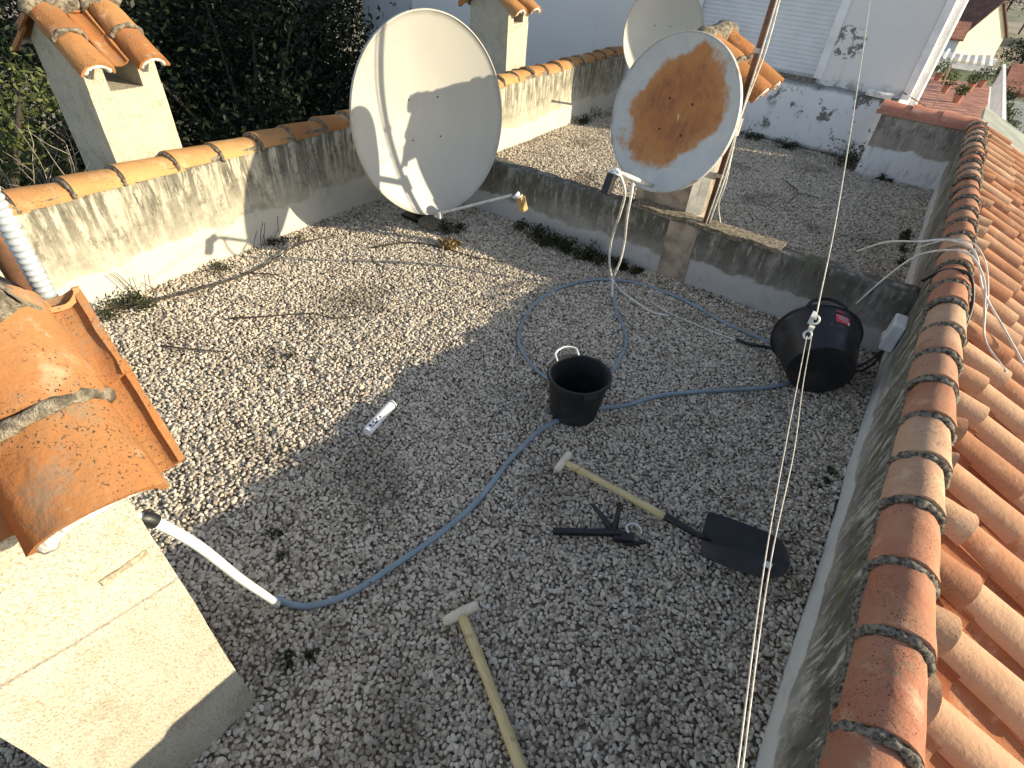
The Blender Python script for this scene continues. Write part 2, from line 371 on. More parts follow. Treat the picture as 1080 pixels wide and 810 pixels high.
M['bark'] = plain('bark', (.045,.036,.028), .95, .4, 15, bstr=.6)
M['twig'] = plain('twig', (.34,.30,.24), .9, .4, 25)
M['twig_dark'] = plain('twig_dark', (.05,.04,.03), .9, .4, 25)

# ------------------------------------------------------------------ camera, sun, sky
yaw, pit, rol = -0.563, 0.7085, 0.0835
fw = Vector((math.sin(yaw)*math.cos(pit), math.cos(yaw)*math.cos(pit), -math.sin(pit)))
r0 = Vector((math.cos(yaw), -math.sin(yaw), 0)); u0 = r0.cross(fw)
rt = r0*math.cos(rol)+u0*math.sin(rol); up = -r0*math.sin(rol)+u0*math.cos(rol)
cam = bpy.data.cameras.new('camera'); co = bpy.data.objects.new('camera', cam); C.objects.link(co)
co.matrix_world = Matrix(((rt.x, up.x, -fw.x, 0), (rt.y, up.y, -fw.y, 0), (rt.z, up.z, -fw.z, 2.0), (0,0,0,1)))
cam.sensor_width = 36; cam.lens = 578.5/1080*36; cam.clip_end = 2000; cam.clip_start = .02
scene.camera = co

S = Vector((3.0, 1.3, 1)).normalized()
sun = bpy.data.lights.new('sun', 'SUN'); so = bpy.data.objects.new('sun', sun); C.objects.link(so)
sun.energy = 5.0; sun.angle = R(.5); sun.color = (1, .85, .60)
so.rotation_euler = (-S).to_track_quat('-Z', 'Y').to_euler(); so.location = (20, 8, 12)
w = bpy.data.worlds.new('World'); scene.world = w; w.use_nodes = True
bg = w.node_tree.nodes['Background']; sk = w.node_tree.nodes.new('ShaderNodeTexSky'); sk.sky_type = 'NISHITA'; sk.sun_disc = False
sk.sun_elevation = math.asin(S.z); sk.sun_rotation = math.atan2(S.x, S.y); sk.altitude = 600; sk.air_density = 1; sk.dust_density = 1.2; sk.ozone_density = 1.0
hs_ = w.node_tree.nodes.new('ShaderNodeHueSaturation'); hs_.inputs['Saturation'].default_value = .68
w.node_tree.links.new(sk.outputs[0], hs_.inputs['Color']); w.node_tree.links.new(hs_.outputs[0], bg.inputs[0]); bg.inputs[1].default_value = .15
scene.view_settings.view_transform = 'Standard'; scene.view_settings.look = 'None'; scene.view_settings.gamma = 1
scene.view_settings.exposure = .82

# ------------------------------------------------------------------ setting
g = MB(); g.box(-400, 400, -200, 600, -9.2, -9.0)
t = NT('town_ground'); tag(obj('ground', g, t.finish(t.mix(t.ramp(t.noise(.06, detail=6), .4, .6), (.10,.12,.05), (.28,.24,.18)), .95)), kind='structure')
g = MB(); g.box(-3.75, .6, -3.5, 8.0, -.3, -.012)
tag(obj('floor', g, M['bed']), kind='structure')

# gravel: real pebbles scattered over the floor (stuff)
protos = bpy.data.collections.new('pebble_shapes')
for i in range(7):
    mb = MB(); mb.blob((0,0,0), 1, (random.uniform(.8,1.2), random.uniform(.6,.85), random.uniform(.45,.7)), 2, .7, 1.3)
    # knock flat facets
    for _ in range(5):
        n = Vector((random.uniform(-1,1), random.uniform(-1,1), random.uniform(-1,1))).normalized(); d = random.uniform(.5,.72)
        for v in mb.v:
            e = v.dot(n)-d
            if e > 0: v -= n*e
    me = bpy.data.meshes.new('pebble'); me.from_pydata([tuple(v) for v in mb.v], [], mb.f); me.materials.append(M['stone'])
    me.polygons.foreach_set('use_smooth', [True]*len(me.polygons)); me.set_sharp_from_angle(angle=R(32))
    protos.objects.link(bpy.data.objects.new('pebble', me))
def gravel(name, x0, x1, y0, y1, dens, dmin, s0, s1):
    gm = MB(); nx, ny = int((x1-x0)/.1), int((y1-y0)/.1)
    vs = []
    for i in range(nx+1):
        for j in range(ny+1):
            x, y = x0+(x1-x0)*i/nx, y0+(y1-y0)*j/ny
            e = min(x-x0, x1-x, y-y0, y1-y)
            vs.append((x, y, .0 + .012*noise.noise((x*1.6, y*1.6, 0)) + .008*noise.noise((x*5, y*5, 3)) + .012*max(0, 1-e/.12)))
    m = ny+1; gm.add(vs, [(i*m+j, (i+1)*m+j, (i+1)*m+j+1, i*m+j+1) for i in range(nx) for j in range(ny)])
    o = obj(name, gm, M['bed']); tag(o, kind='stuff')
    ng = bpy.data.node_groups.new(name+'_scatter', 'GeometryNodeTree')
    ng.interface.new_socket('Geometry', in_out='INPUT', socket_type='NodeSocketGeometry'); ng.interface.new_socket('Geometry', in_out='OUTPUT', socket_type='NodeSocketGeometry')
    N, L = ng.nodes, ng.links; gi = N.new('NodeGroupInput'); go = N.new('NodeGroupOutput'); join = N.new('GeometryNodeJoinGeometry')
    L.new(gi.outputs[0], join.inputs[0])
    for k, (zo, sd) in enumerate(((-.001, 1), (.009, 2))):
        dp = N.new('GeometryNodeDistributePointsOnFaces'); dp.distribute_method = 'POISSON'; L.new(gi.outputs[0], dp.inputs['Mesh'])
        dp.inputs['Distance Min'].default_value = dmin; dp.inputs['Density Max'].default_value = dens; dp.inputs['Seed'].default_value = sd
        ci = N.new('GeometryNodeCollectionInfo'); ci.inputs[0].default_value = protos; ci.inputs['Separate Children'].default_value = True; ci.inputs['Reset Children'].default_value = True
        ip = N.new('GeometryNodeInstanceOnPoints'); ip.inputs['Pick Instance'].default_value = True
        def rv(typ, a, b, seed):
            q = N.new('FunctionNodeRandomValue'); q.data_type = typ
            if typ == 'FLOAT_VECTOR': q.inputs[0].default_value = a; q.inputs[1].default_value = b; q.inputs[8].default_value = seed; return q.outputs[0]
            q.inputs[2].default_value = a; q.inputs[3].default_value = b; q.inputs[8].default_value = seed; return q.outputs[1]
        L.new(rv('FLOAT_VECTOR', (-.5,-.5,0), (.5,.5,6.28), 3+k), ip.inputs['Rotation'])
        sc_ = N.new('ShaderNodeMath'); sc_.operation = 'POWER'; L.new(rv('FLOAT', 0, 1, 7+k), sc_.inputs[0]); sc_.inputs[1].default_value = 2.0
        mr = N.new('ShaderNodeMapRange'); L.new(sc_.outputs[0], mr.inputs[0]); mr.inputs[3].default_value = s0; mr.inputs[4].default_value = s1
        sp = N.new('GeometryNodeSetPosition'); L.new(dp.outputs['Points'], sp.inputs[0]); 
        cx = N.new('ShaderNodeCombineXYZ'); L.new(rv('FLOAT', zo-.003, zo+.005, 11+k), cx.inputs[2]); L.new(cx.outputs[0], sp.inputs['Offset'])
        L.new(sp.outputs[0], ip.inputs['Points']); L.new(ci.outputs[0], ip.inputs['Instance']); L.new(mr.outputs[0], ip.inputs['Scale'])
        L.new(ip.outputs[0], join.inputs[0])
    L.new(join.outputs[0], go.inputs[0])
    md = o.modifiers.new('scatter', 'NODES'); md.node_group = ng
    return o
tag(gravel('gravel', -3.58, .42, -1.6, 3.68, 8000, .0128, .0086, .0160), 'pale crushed stone gravel covering the near terrace floor', 'gravel')
tag(gravel('gravel', -3.58, .42, 3.80, 7.86, 6000, .0145, .0092, .0168), 'pale crushed stone gravel covering the terrace beyond the low dividing wall', 'gravel')

def coping(parent, x, ys, z, r, hs, mat, mortar, name='tile_coping', L=None, ends=None, mname='mortar_joint'):
    mb = MB(); mo = MB(); rl = random.Random(int(abs(x)*100)+3)
    for a, b in zip(ys[:-1], ys[1:]):
        dx = rl.uniform(-.007,.007); dz = rl.uniform(-.006,.006); tt = rl.random(); wz = rl.uniform(-.009,.009); a += rl.uniform(-.012,.012)
        mb.barrel((x+dx+wz, b+.045, z+dz-.006), (x+dx, a, z+dz+.012), (0,0,1), r*.90, r*1.04, .014, hs, 14, 6, tt, PI*1.02)
        # mortar squeezed out under the overlapping mouth of the tile
        pts = []
        for k in range(31):
            q = PI*k/30; pts.append((x+dx+math.cos(q)*(r*.955), a-.001+rl.uniform(-.005,.005), z+dz+math.sin(q)*(r*.93)*hs))
        mo.tube(pts, .011, 6, [.0135+rl.uniform(-.004,.004) for _ in pts])
    obj(name, mb, mat, parent, angle=40); obj(mname, mo, mortar, parent, smooth=True)

# ---- left parapet
p = thing('parapet_wall', (-3.58, 3, 0), 'long weathered white parapet with orange coping tiles along the left edge of the terrace', 'wall')
obj('rendered_wall', MB().slab(-3.80, -3.58, -3.5, 7.98, -.3, .66, .05, .006), M['plaster_left'], p, smooth=True, weld=.0005)
ys = [-1.0]
rl = random.Random(5)
while ys[-1] < 7.8: ys.append(ys[-1] + rl.uniform(.26,.31))
coping(p, -3.69, ys, .66, .115, .62, M['tile_cope'], M['mortar'])
obj('mortar_bed', MB().slab(-3.795, -3.587, -3.5, 7.9, .655, .69, .04, .008, 6), M['mortar'], p, smooth=True)

# ---- divider
p = thing('divider_wall', (-1.5, 3.68, 0), 'low stained grey wall dividing the two gravel terraces', 'wall')
obj('rendered_wall', MB().slab(-3.56, .43, 3.68, 3.80, -.3, .455, .04, .007, topn=.012), M['plaster_div'], p, smooth=True, weld=.0005)
obj('patched_render', MB().slab(-1.13, -.92, 3.672, 3.685, -.05, .45, .04, .005), M['brown_render'], p, smooth=True)
obj('mortar_ledge', MB().slab(-1.42, -.38, 3.665, 3.80, .452, .482, .03, .010, 7), M['mortar'], p, smooth=True)

# ---- right parapet with ridge tiles
p = thing('parapet_wall', (.42, 3, 0), 'streaked right parapet capped with a single row of overlapping ridge tiles beside the sloping roof', 'wall')
obj('rendered_wall', MB().slab(.425, .56, -3.5, 7.62, -.3, .61, .04, .008, topn=.004), M['plaster_right'], p, smooth=True, weld=.0005)
mb = MB(); rl = random.Random(8)   # fillet of mortar between wall face and tile edge
pts = [(.433+.006*rl.random(), -3.4+i*.08, .605+.008*rl.random()) for i in range(138)]
mb.tube(pts, .022, 7, [.018+rl.uniform(0,.012) for _ in pts]); obj('mortar_fillet', mb, M['mortar_dark'], p, smooth=True)
ys = [.83-.25*14]
while ys[-1] < 7.45: ys.append(ys[-1]+.25)
coping(p, .492, ys, .645, .083, 1.15, M['tile_ridge'], M['mortar_dark'])
# ---- far parapet corner block and low back wall
p = thing('parapet_wall', (0, 7.45, 0), 'short grey corner parapet topped with reddish tiles at the far end of the terrace', 'wall')
obj('rendered_wall', MB().slab(-.36, .56, 7.46, 7.75, -.3, .655, .05, .007), M['plaster_block'], p, smooth=True, weld=.0005)
mb = MB(); mo = MB(); xs = [-.40, -.12, .16, .44]
for a in xs[:-1]: mb.barrel((a+.30, 7.58, .655), (a, 7.58, .668), (0,0,1), .13, .145, .014, .55, 12, 5, random.random())
mb.box(-.42, .46, 7.44, 7.47, .63, .665)
obj('tile_coping', mb, M['tile_red'], p, angle=40)
p = thing('low_wall', (-2, 7.86, 0), 'low white wall with peeling paint below the shuttered window', 'wall')
obj('rendered_wall', MB().slab(-3.6, -.28, 7.86, 8.0, -.3, .70, .06, .008, topn=.02), M['peel'], p, smooth=True, weld=.0005)
mb = MB(); mb.barrel((-.36, 7.9, .70), (-.62, 7.9, .71), (0,0,1), .07, .075, .012, .8); obj('coping_tile', mb, M['mortar_white'], p, angle=40)

# ---- tiled roof on the right
p = thing('tiled_roof', (.6, 3, .5), 'sloping roof of overlapping terracotta barrel tiles descending to the right of the parapet', 'roof')
sl = .5; nrm = Vector((sl, 0, 1)).normalized(); dn = Vector((1, 0, -sl)).normalized()
RX, RZ = .565, .50
def rp(d, y, h=0): return Vector((RX, y, RZ)) + dn*d + nrm*h
deck = MB(); deck.prism([rp(-.02, -3.5, -.03), rp(4.2, -3.5, -.03), rp(4.2, -3.5, -.16), rp(-.02, -3.5, -.16)], (0, 11.8, 0)); obj('roof_deck', deck, M['mortar_dark'], p)
cov = MB(); ch = MB(); rl = random.Random(3); y = -1.6; row = 0
while y < 8.25:
    off = rl.uniform(-.09, .09)
    for k in range(-1, 13):
        d = k*.30+off+.02; h = .035+rl.uniform(-.004,.004); tt = rl.random(); dy = rl.uniform(-.008,.008)
        d0 = max(d-.04, -.01)
        cov.barrel(rp(d0, y+dy, h-.004), rp(d+.34, y+dy+rl.uniform(-.006,.006), h+.016), nrm, .060, .078, .012, .95, 10, 3, tt)
        d2 = k*.30+off+.16; ch.barrel(rp(max(-.01, d2-.04), y+.123, .045), rp(d2+.32, y+.123, .052), -nrm, .075, .066, .012, .55, 8, 2, rl.random())
    y += .246; row += 1
obj('cover_tiles', cov, M['tile_roof'], p, angle=40); obj('channel_tiles', ch, M['tile_channel'], p, angle=40)

# ------------------------------------------------------------------ chimneys
def chimney(x1, y0, y1, xe, ze, m, label, outer=False, base=-.3, w=.45, side_mat='chimney', covers=None, rtile=.115, seg=.2, sill=.14, drift=0, grp='rendered chimneys with barrel tile caps'):
    """x1: sunny face; xe, ze: mouth of the cover tiles (their base line); m: slope of the cap"""
    x0 = x1-w; xc = (x0+x1)/2; yc = (y0+y1)/2; zf = ze+m*(xe-x1); zr = ze+m*(xe-xc); zs = zf-sill
    p = thing('chimney', (xc, yc, 0), label, 'chimney', grp)
    obj('chimney_body', MB().slab(x0, x1, y0, y1, base, zs, .04, .004), M[side_mat], p, angle=35, weld=.0005)
    wy = (y1-y0)*.27
    for a, c in ((y0+.003, y0+wy), (y1-wy, y1-.003)):
        poly = [(x0+.003, a, zs-.01), (x1-.003, a, zs-.01), (x1-.003, a, zf+.005), (xc, a, zr+.0), (x0+.003, a, zf+.005)]
        obj('cap_pier', MB().prism(poly, (0, c-a, 0)), M[side_mat], p)
    t = MB(); chn = MB(); mo = MB(); mw = MB(); rl = random.Random(int(y0*100))
    for sg in (1, -1):
        d = Vector((sg, 0, -m)).normalized(); n = Vector((sg*m, 0, 1)).normalized(); Ld = (abs(xe-xc))/abs(d.x)
        end = Vector((xc+sg*(xe-xc), 0, ze)); nt = max(1, int(math.ceil(Ld/seg-.3)))
        for ci, yy in enumerate(covers):
            for k in range(nt):
                s0, s1 = seg*k, min(seg*(k+1)+.05, Ld+.03)
                c = end - d*s0 + n*(.012 if True else 0); a = end - d*s1 - n*.004
                c.y = yy+drift*s0+rl.uniform(-.003,.003); a.y = yy+drift*s1
                t.barrel(a, c, n, rtile*.88, rtile, .016, .80, 18, 8, rl.random(), jit=.0022)
                q = c - d*(-.004)
                pts = [q + Vector((0, math.cos(PI*i/14)*(rtile*(.90 if k else .72)), 0)) + n*math.sin(PI*i/14)*(rtile*(.73 if k else .52)) for i in range(15)]
                if k: mo.tube([v + d*.002 for v in pts], .02, 7, [.0125+rl.uniform(-.005,.005) for _ in pts])
                else: obj('mortar_plug', MB().tube([v - d*.022 for v in pts], .02, 7, [.017+rl.uniform(-.005,.003) for _ in pts]), M['mortar_white'], p, smooth=True)
        for yy in [(covers[0]+covers[1])/2] + ([covers[0]-rtile*1.0, covers[1]+rtile*1.0] if outer else []):
            mid = abs(yy-(covers[0]+covers[1])/2) < 1e-4
            for k in range(nt):
                s0, s1 = seg*k+.02, min(seg*(k+1)+.05, Ld+.02)
                c = end - d*(s0+(.05 if mid and not k else 0)) + n*(.012 if mid else .022); a = end - d*s1 + n*(.010 if mid else .016); a.y = yy+drift*s1; c.y = yy+drift*s0
                chn.barrel(a, c, -n, rtile*(.62 if mid else .42), rtile*(.58 if mid else .38), .013, .65, 12, 6, rl.random())
    obj('cap_tiles', t, M['tile_near'], p, angle=40); obj('channel_tiles', chn, M['tile_near'], p, angle=40)
    pts = [(xc+rl.uniform(-.015,.015)+drift*.02, covers[0]-rtile+(covers[1]-covers[0]+2*rtile)*i/22, zr+rtile*.45+rl.uniform(-.01,.01)) for i in range(23)]
    mo.tube(pts, .05, 9, [.055+rl.uniform(-.012,.012) for _ in pts])
    obj('mortar_fill', mo, M['mortar'], p, smooth=True)
    return p
chimney(-.97, -.24, .145, -.885, 1.135, .72, 'large near chimney with speckled orange barrel tiles at the left edge of the photo', outer=True, covers=[-.19, .088], rtile=.112, seg=.20, sill=.06, w=.48, drift=.12)
chimney(-3.755, 1.39, 1.79, -3.62, 1.205, .64, 'white chimney with orange tile cap and square smoke opening behind the left parapet', base=-3, w=.50, covers=[1.42, 1.71], rtile=.088, seg=.24, sill=.19)
chimney(-1.03, 3.82, 4.22, -.865, 1.215, .6, 'chimney with orange tile cap standing behind the rusty satellite dish', covers=[3.90, 4.19], rtile=.125, seg=.25, side_mat='brown_render')
chimney(-3.85, 5.45, 5.82, -3.74, 1.20, .6, 'small distant white chimney between the large dish and the pale building wall', base=-3, w=.5, covers=[5.5, 5.76], rtile=.10, seg=.25)

# ------------------------------------------------------------------ satellite dishes
def dish(c, az, tilt, wd, asp, label, mat, depth=.10, roll=0, group='satellite dishes on the terrace'):
    c = Vector(c); az, tilt = R(az), R(tilt)
    n = Vector((math.sin(az)*math.cos(tilt), -math.cos(az)*math.cos(tilt), math.sin(tilt)))
    r = Vector((math.cos(az), math.sin(az), 0)); u = r.cross(n); u = u if u.z > 0 else -u
    p = thing('satellite_dish', (c.x, c.y, 0), label, 'satellite dish', group)
    mb = MB(); nr, ns = 22, 96; du, dv, dr = [], [], []; a = wd/2
    def ring(rho, off):
        vs = []
        for k in range(ns):
            q = 2*PI*k/ns; x, y = math.cos(q)*rho, math.sin(q)*rho
            wob = .002*noise.noise((x*3, y*3, 1))
            vs.append(c + r*x*a + u*y*a*asp + n*(off+wob)); du.append(x); dv.append(y); dr.append(rho)
        return vs
    rings = []
    for i in range(nr+1):
        rho = max(.004, i/nr)*.985; rings.append(ring(rho, -depth*wd*(1-rho*rho)))
    rings.append(ring(.99, .004)); rings.append(ring(1.0, .004)); rings.append(ring(1.006, -.004)); rings.append(ring(1.004, -.022)); rings.append(ring(.985, -.02))
    for i in range(nr-1, -1, -1):
        rho = max(.004, i/nr)*.985; rings.append(ring(rho, -depth*wd*(1-rho*rho)-.006))
    vs = [v for g_ in rings for v in g_]; m = len(rings)
    mb.add(vs, [(i*ns+k, i*ns+(k+1) % ns, (i+1)*ns+(k+1) % ns, (i+1)*ns+k) for i in range(m-1) for k in range(ns)] + [tuple(range(ns))[::-1], tuple((m-1)*ns+k for k in range(ns))])
    mb.a = dict(du=du, dv=dv, dr=dr)
    obj('reflector', mb, mat, p, angle=50)
    bl = MB()
    for x, y in ((-.16,.2),(.16,.2),(-.16,-.2),(.16,-.2)):
        q = c + r*x*a*2*.6 + u*y*a*asp - n*depth*wd*(1-x*x-y*y)
        obj('bolt', MB().lathe([(.0001,.004),(.006,.0035),(.007,0)], q, n, 10), M['steel_black'], p, smooth=True)
    return p, c, n, r, u, a

# large lit dish
D1, c, n, r, u, a = dish((-2.80, 3.10, .85), 70.9, 7, 1.19, 1.1, 'large off white dish facing right with dark shadows across it near the left parapet', M['dish'])
bot = c - u*a*1.1
lnb = Vector((-2.17, 3.27, .45)); b0 = bot - n*.03 - u*.01
mb = MB(); mb.tube([b0, lnb - (lnb-b0).normalized()*.03], .011, 8)
mb.box(-.03,.03,-.02,.02,-.03,.03, Matrix.Translation(b0)); obj('feed_arm', mb, M['grey_arm'], D1, angle=40)
def lnb_part(parent, pos, face, mat_body, horn=M['white_plastic']):
    face = face.normalized(); q = MB(); q.lathe([(.001,0),(.026,0),(.03,.004),(.03,.018),(.018,.022),(.018,.05)], pos, -face, 20)
    h = obj('feed_horn', q, horn, parent, angle=40)
    d = (-face*.5+Vector((0,0,-1))).normalized(); s_ = d.cross(Vector((0,1,.1))).normalized(); t_ = d.cross(s_)
    Mx = Matrix.Translation(pos - face*.055); Rm = Matrix((s_, t_, d)).transposed().to_4x4()
    b = MB(); b.box(-.022,.022,-.028,.028,-.02,.085, Mx @ Rm); o = obj('lnb_body', b, mat_body, parent)
    bv = o.modifiers.new('bevel', 'BEVEL'); bv.width = .005; bv.segments = 2
    k = MB(); pts = []
    for i in range(16): 
        an = 2*PI*i/15; pts.append(pos - face*.02 + s_*math.cos(an)*.034 + t_*math.sin(an)*.034)
    k.tube(pts, .006, 6); obj('clamp', k, M['grey_arm'], parent, smooth=True)
lnb_part(D1, lnb, (c-lnb), M['yellow_plastic'])
mb = MB(); mb.tube([(-3.10, 3.22, 0), (-3.10, 3.22, 1.0)], .03, 12); mb.box(-3.2,-3.0,3.12,3.32,-.0,.04)
mb.box(-3.12,-2.97,3.15,3.29,.7,1.0); obj('mount', mb, M['steel_black'], D1)
mb = MB(); mb.box(-2.95,-2.80,3.06,3.2,.0,.09); obj('ballast_block', mb, M['mortar_dark'], D1)

# rusty dish
D2, c, n, r, u, a = dish((-1.155, 3.26, 1.19), -10, 13.8, .775, 1.06, 'rusty dish in shade with a brown corroded patch over most of its face', M['rust'], depth=.085)
bot = c - u*a*1.06; b0 = bot + r*.03 - n*.02 + u*.03
lnb = Vector((-1.20, 2.77, .99))
mb = MB(); mb.tube([b0, b0.lerp(lnb, .93)], .013, 8); obj('feed_arm', mb, M['white_metal'], D2, smooth=True)
lnb_part(D2, lnb, (c-lnb), M['black_plastic'])
mb = MB(); mb.tube([c-n*.07, Vector((-1.0,3.6,1.12)), (-.92,3.72,1.10)], .022, 10); mb.lathe([(.03,-.05),(.035,-.05),(.035,.05),(.03,.05)], (-.905,3.735,1.10), (0,0,1), 16); obj('bracket', mb, M['galv'], D2)

# third dish at the back
D3, c, n, r, u, a = dish((-2.77, 6.985, 1.045), 40, 12, .93, 1.1, 'pale dish at the far end, partly hidden behind the rusty dish', M['dish'])
mb = MB(); mb.tube([(-2.95, 7.27, 0), (-2.95, 7.27, 1.1)], .025, 10); mb.box(-3.0,-2.89,7.19,7.33,.9,1.1); obj('mount', mb, M['galv'], D3)
bot = c-u*a*1.1; mb = MB(); mb.tube([bot, bot+n*.5+Vector((0,0,.12))], .012, 8); obj('feed_arm', mb, M['grey_arm'], D3, smooth=True)

# added plate angled into the sun for the chimney's lit side, and the leaning mast with its cables
p = thing('mast', (-.93, 3.73, .48), 'rusty brown steel mast rising behind the rusty dish with pale cables taped to it', 'mast')
mb = MB(); mb.tube([(-.905, 3.735, .46), (-.905, 3.735, 3.2)], .019, 12); obj('pole', mb, M['rust_pole'], p, smooth=True)
mb = MB()
for dx, dy, rr_ in ((.026,.0,.006), (.012,-.028,.005)):
    mb.tube(cr([(-.905+dx, 3.735+dy, .48)] + [(-.905+dx+random.uniform(-.008,.012), 3.735+dy+random.uniform(-.008,.008), .48+.34*i) for i in range(1, 9)], 6), rr_, 6)
mb.tube(cr([(-.88, 3.735, 1.0), (-.86,3.76,.75), (-.87,3.79,.6), (-.82,3.83,.45), (-.75,3.86,.3)], 8), .005, 6)
obj('mast_cable', mb, M['cable_white'], p, smooth=True)
for z in (.8, 1.12, 1.5): obj('strap', MB().lathe([(.024,-.012),(.027,-.012),(.027,.012),(.024,.012)], (-.905,3.735,z), (0,0,1), 16), M['galv'], p)
obj('wall_tie', MB().box(-1.05,-.90,3.742,3.76,.76,.80), M['galv'], p)
p = thing('lit_face_plate', (-1.0, 3.82, .48), 'cream plate added for the sunlit chimney side between the rusty dish and the mast', 'plate')
dd = Vector((.5, -.86, 0)); e = Vector((.86, .5, 0))
mb = MB(); q = Vector((-1.075, 3.79, .47)); mb.prism([q, q+Vector((.095,.062,0)), q+Vector((.095,.062,.40)), q+Vector((0,0,.40))], (-.006,.01,0)); obj('plate', mb, M['white_metal'], p)
mb = MB(); q = Vector((-1.09, 3.778, .735)); mb.prism([q, q+Vector((.13,.085,0)), q+Vector((.13,.085,.022)), q+Vector((0,0,.022))], (-.012,.02,0)); obj('clamp_bar', mb, M['steel_black'], p)

# near mast + conduit by the near chimney
p = thing('mast', (-1.33, .27, 0), 'bare dark brown steel pole standing beside the grey ribbed conduit at the left edge', 'mast')
obj('pole', MB().tube([(-1.355, .245, 1.0), (-1.355, .245, 2.6)], .020, 14), M['rust_pole'], p, smooth=True)
obj('wall_bracket', MB().box(-1.375,-1.335,.14,.25,1.02,1.05), M['rust_pole'], p)
p = thing('flexible_conduit', (-1.27, .25, 0), 'light grey ribbed flexible conduit rising behind the near chimney', 'conduit')
prof = []; z = 0
mb = MB(); path = cr([(-1.26,.10,.96), (-1.262,.19,.98), (-1.262,.24,1.06), (-1.255,.25,1.22), (-1.235,.25,1.6), (-1.215,.25,2.1), (-1.2,.25,2.7)], 130)
mb.tube(path, .02, 14, [.0152+(.0016 if i % 4 < 2 else -.0012) for i in range(len(path))]); obj('conduit', mb, M['conduit'], p, smooth=True)

# ------------------------------------------------------------------ hose and cables
p = thing('garden_hose', (-.9, 1.2, 0), 'long blue grey hose from near chimney to tipped tub, white at its chimney end', 'hose')
J = (-1.205, .39, .032)
G = .022
blue = [J, (-1.078,.455,G), (-.99,.62,G), (-.935,.871,G), (-.887,1.179,G), (-.918,1.547,G), (-.90,1.80,G), (-.78,2.05,G), (-.66,2.19,G), (-.523,2.42,G), (-.284,2.66,G), (-.08,2.86,G), (.03,3.02,G)]
blue = cr(blue, 14)
blue = [v + Vector((noise.noise(v*5)*.006, noise.noise(v*5+Vector((9,9,9)))*.006, abs(noise.noise(v*4))*.008)) for v in blue]
obj('blue_hose', MB().tube(blue, .0122, 12), M['hose_blue'], p, smooth=True)
white = cr([(-1.0, .14, .985), (-.985, .165, .955), (-.985, .215, .80), (-1.01, .27, .55), (-1.06, .33, .30), (-1.13, .37, .11), J], 12)
obj('white_sleeve', MB().tube(white, .0122, 12), M['hose_white'], p, smooth=True)
mb = MB(); mb.tube([v for v in white[6:13]], .0165, 14); obj('hose_clamp', mb, M['steel_black'], p, angle=40)
p = thing('cable', (-1.4, 2.6, 0), 'blue grey coiled cable looping on the gravel behind the upright bucket', 'cable')
lp = cr([(-.84,2.4,G),(-.92,2.75,G),(-1.121,3.009,G),(-1.22,3.15,.04),(-1.28,3.22,.1)], 10)
lp2 = cr([(-.88,2.16,G),(-1.05,2.12,G),(-1.19,2.14,G),(-1.30,2.2,G),(-1.42,2.29,G),(-1.50,2.42,G),(-1.585,2.68,G),(-1.595,2.88,G),(-1.56,3.06,G),(-1.433,3.29,G),(-1.206,3.44,G),(-.95,3.47,G),(-.7,3.43,G),(-.524,3.375,G),(-.3,3.35,G),(-.10,3.33,G)], 10)
obj('coil', MB().tube(lp2, .0105, 10), M['hose_blue'], p, smooth=True)
obj('riser', MB().tube(lp, .011, 10), M['hose_blue'], p, smooth=True)
p = thing('cable', (-1.2, 3.2, 0), 'white twin coaxial cable hanging from the rusty dish arm down to the gravel', 'cable')
mb = MB()
mb.tube(cr([(-1.20,2.82,.96),(-1.17,2.86,.86),(-1.21,2.95,.7),(-1.32,3.16,.42),(-1.31,3.18,.25),(-1.27,3.22,.10),(-1.18,3.24,.03),(-1.06,3.19,.03),(-.93,3.15,.03),(-.82,3.18,.03)], 10), .0075, 8)
WL2 = MB(); WL2.tube(cr([(-1.19,3.0,.88),(-1.165,2.95,.82),(-1.19,3.02,.66),(-1.24,3.19,.42),(-1.245,3.2,.28),(-1.275,3.22,.12),(-1.22,3.13,.035)], 10), .0075, 8)
obj('white_lead', mb, M['cable_white'], p, smooth=True); obj('white_lead', WL2, M['cable_white'], p, smooth=True)
obj('tie', MB().lathe([(.012,-.008),(.014,0),(.012,.008)], (-1.275,3.22,.11), (.1,0,1), 12), M['white_plastic'], p)
p = thing('cable', (-.5, 3.2, 0), 'thin pale cable joined to a black lead running over gravel to the tipped tub', 'cable')
obj('pale_lead', MB().tube(cr([(-1.0,3.27,.03),(-.85,3.22,.03),(-.66,3.2,.035),(-.5,3.2,.03),(-.36,3.21,.03)], 8), .004, 6), M['cable_white'], p, smooth=True)
obj('black_lead', MB().tube(cr([(-.38,3.215,.03),(-.28,3.22,.03),(-.17,3.26,.035),(-.08,3.24,.03)], 8), .010, 8), M['cable_black'], p, smooth=True)

# cables over the right ridge
p = thing('cable', (.5, 3.6, .7), 'bundle of white cables draped over the ridge tiles down to the tiled roof', 'cable')
mb = MB()
mb.tube(cr([(.02,3.95,.5),(.14,3.80,.66),(.28,3.72,.74),(.40,3.72,.79),(.52,3.62,.80),(.64,3.5,.66),(.8,3.36,.55),(.93,3.2,.47)], 12), .006, 7)
mb.tube(cr([(.15,3.66,.30),(.22,3.68,.5),(.30,3.70,.66),(.40,3.66,.75),(.5,3.56,.80),(.61,3.5,.72),(.67,3.35,.62),(.73,3.25,.52),(.83,3.05,.5)], 12), .0055, 7)
mb.tube(cr([(.30,3.95,.62),(.40,3.85,.74),(.50,3.75,.80),(.60,3.7,.74),(.68,3.6,.62),(.71,3.4,.53)], 12), .0045, 7)
obj('lead', mb, M['cable_white'], p, smooth=True)
mb = MB(); mb.tube(cr([(.38,3.55,.6),(.44,3.5,.71),(.53,3.42,.75),(.6,3.34,.65),(.61,3.15,.56)], 10), .009, 7); obj('black_lead', mb, M['cable_black'], p, smooth=True)
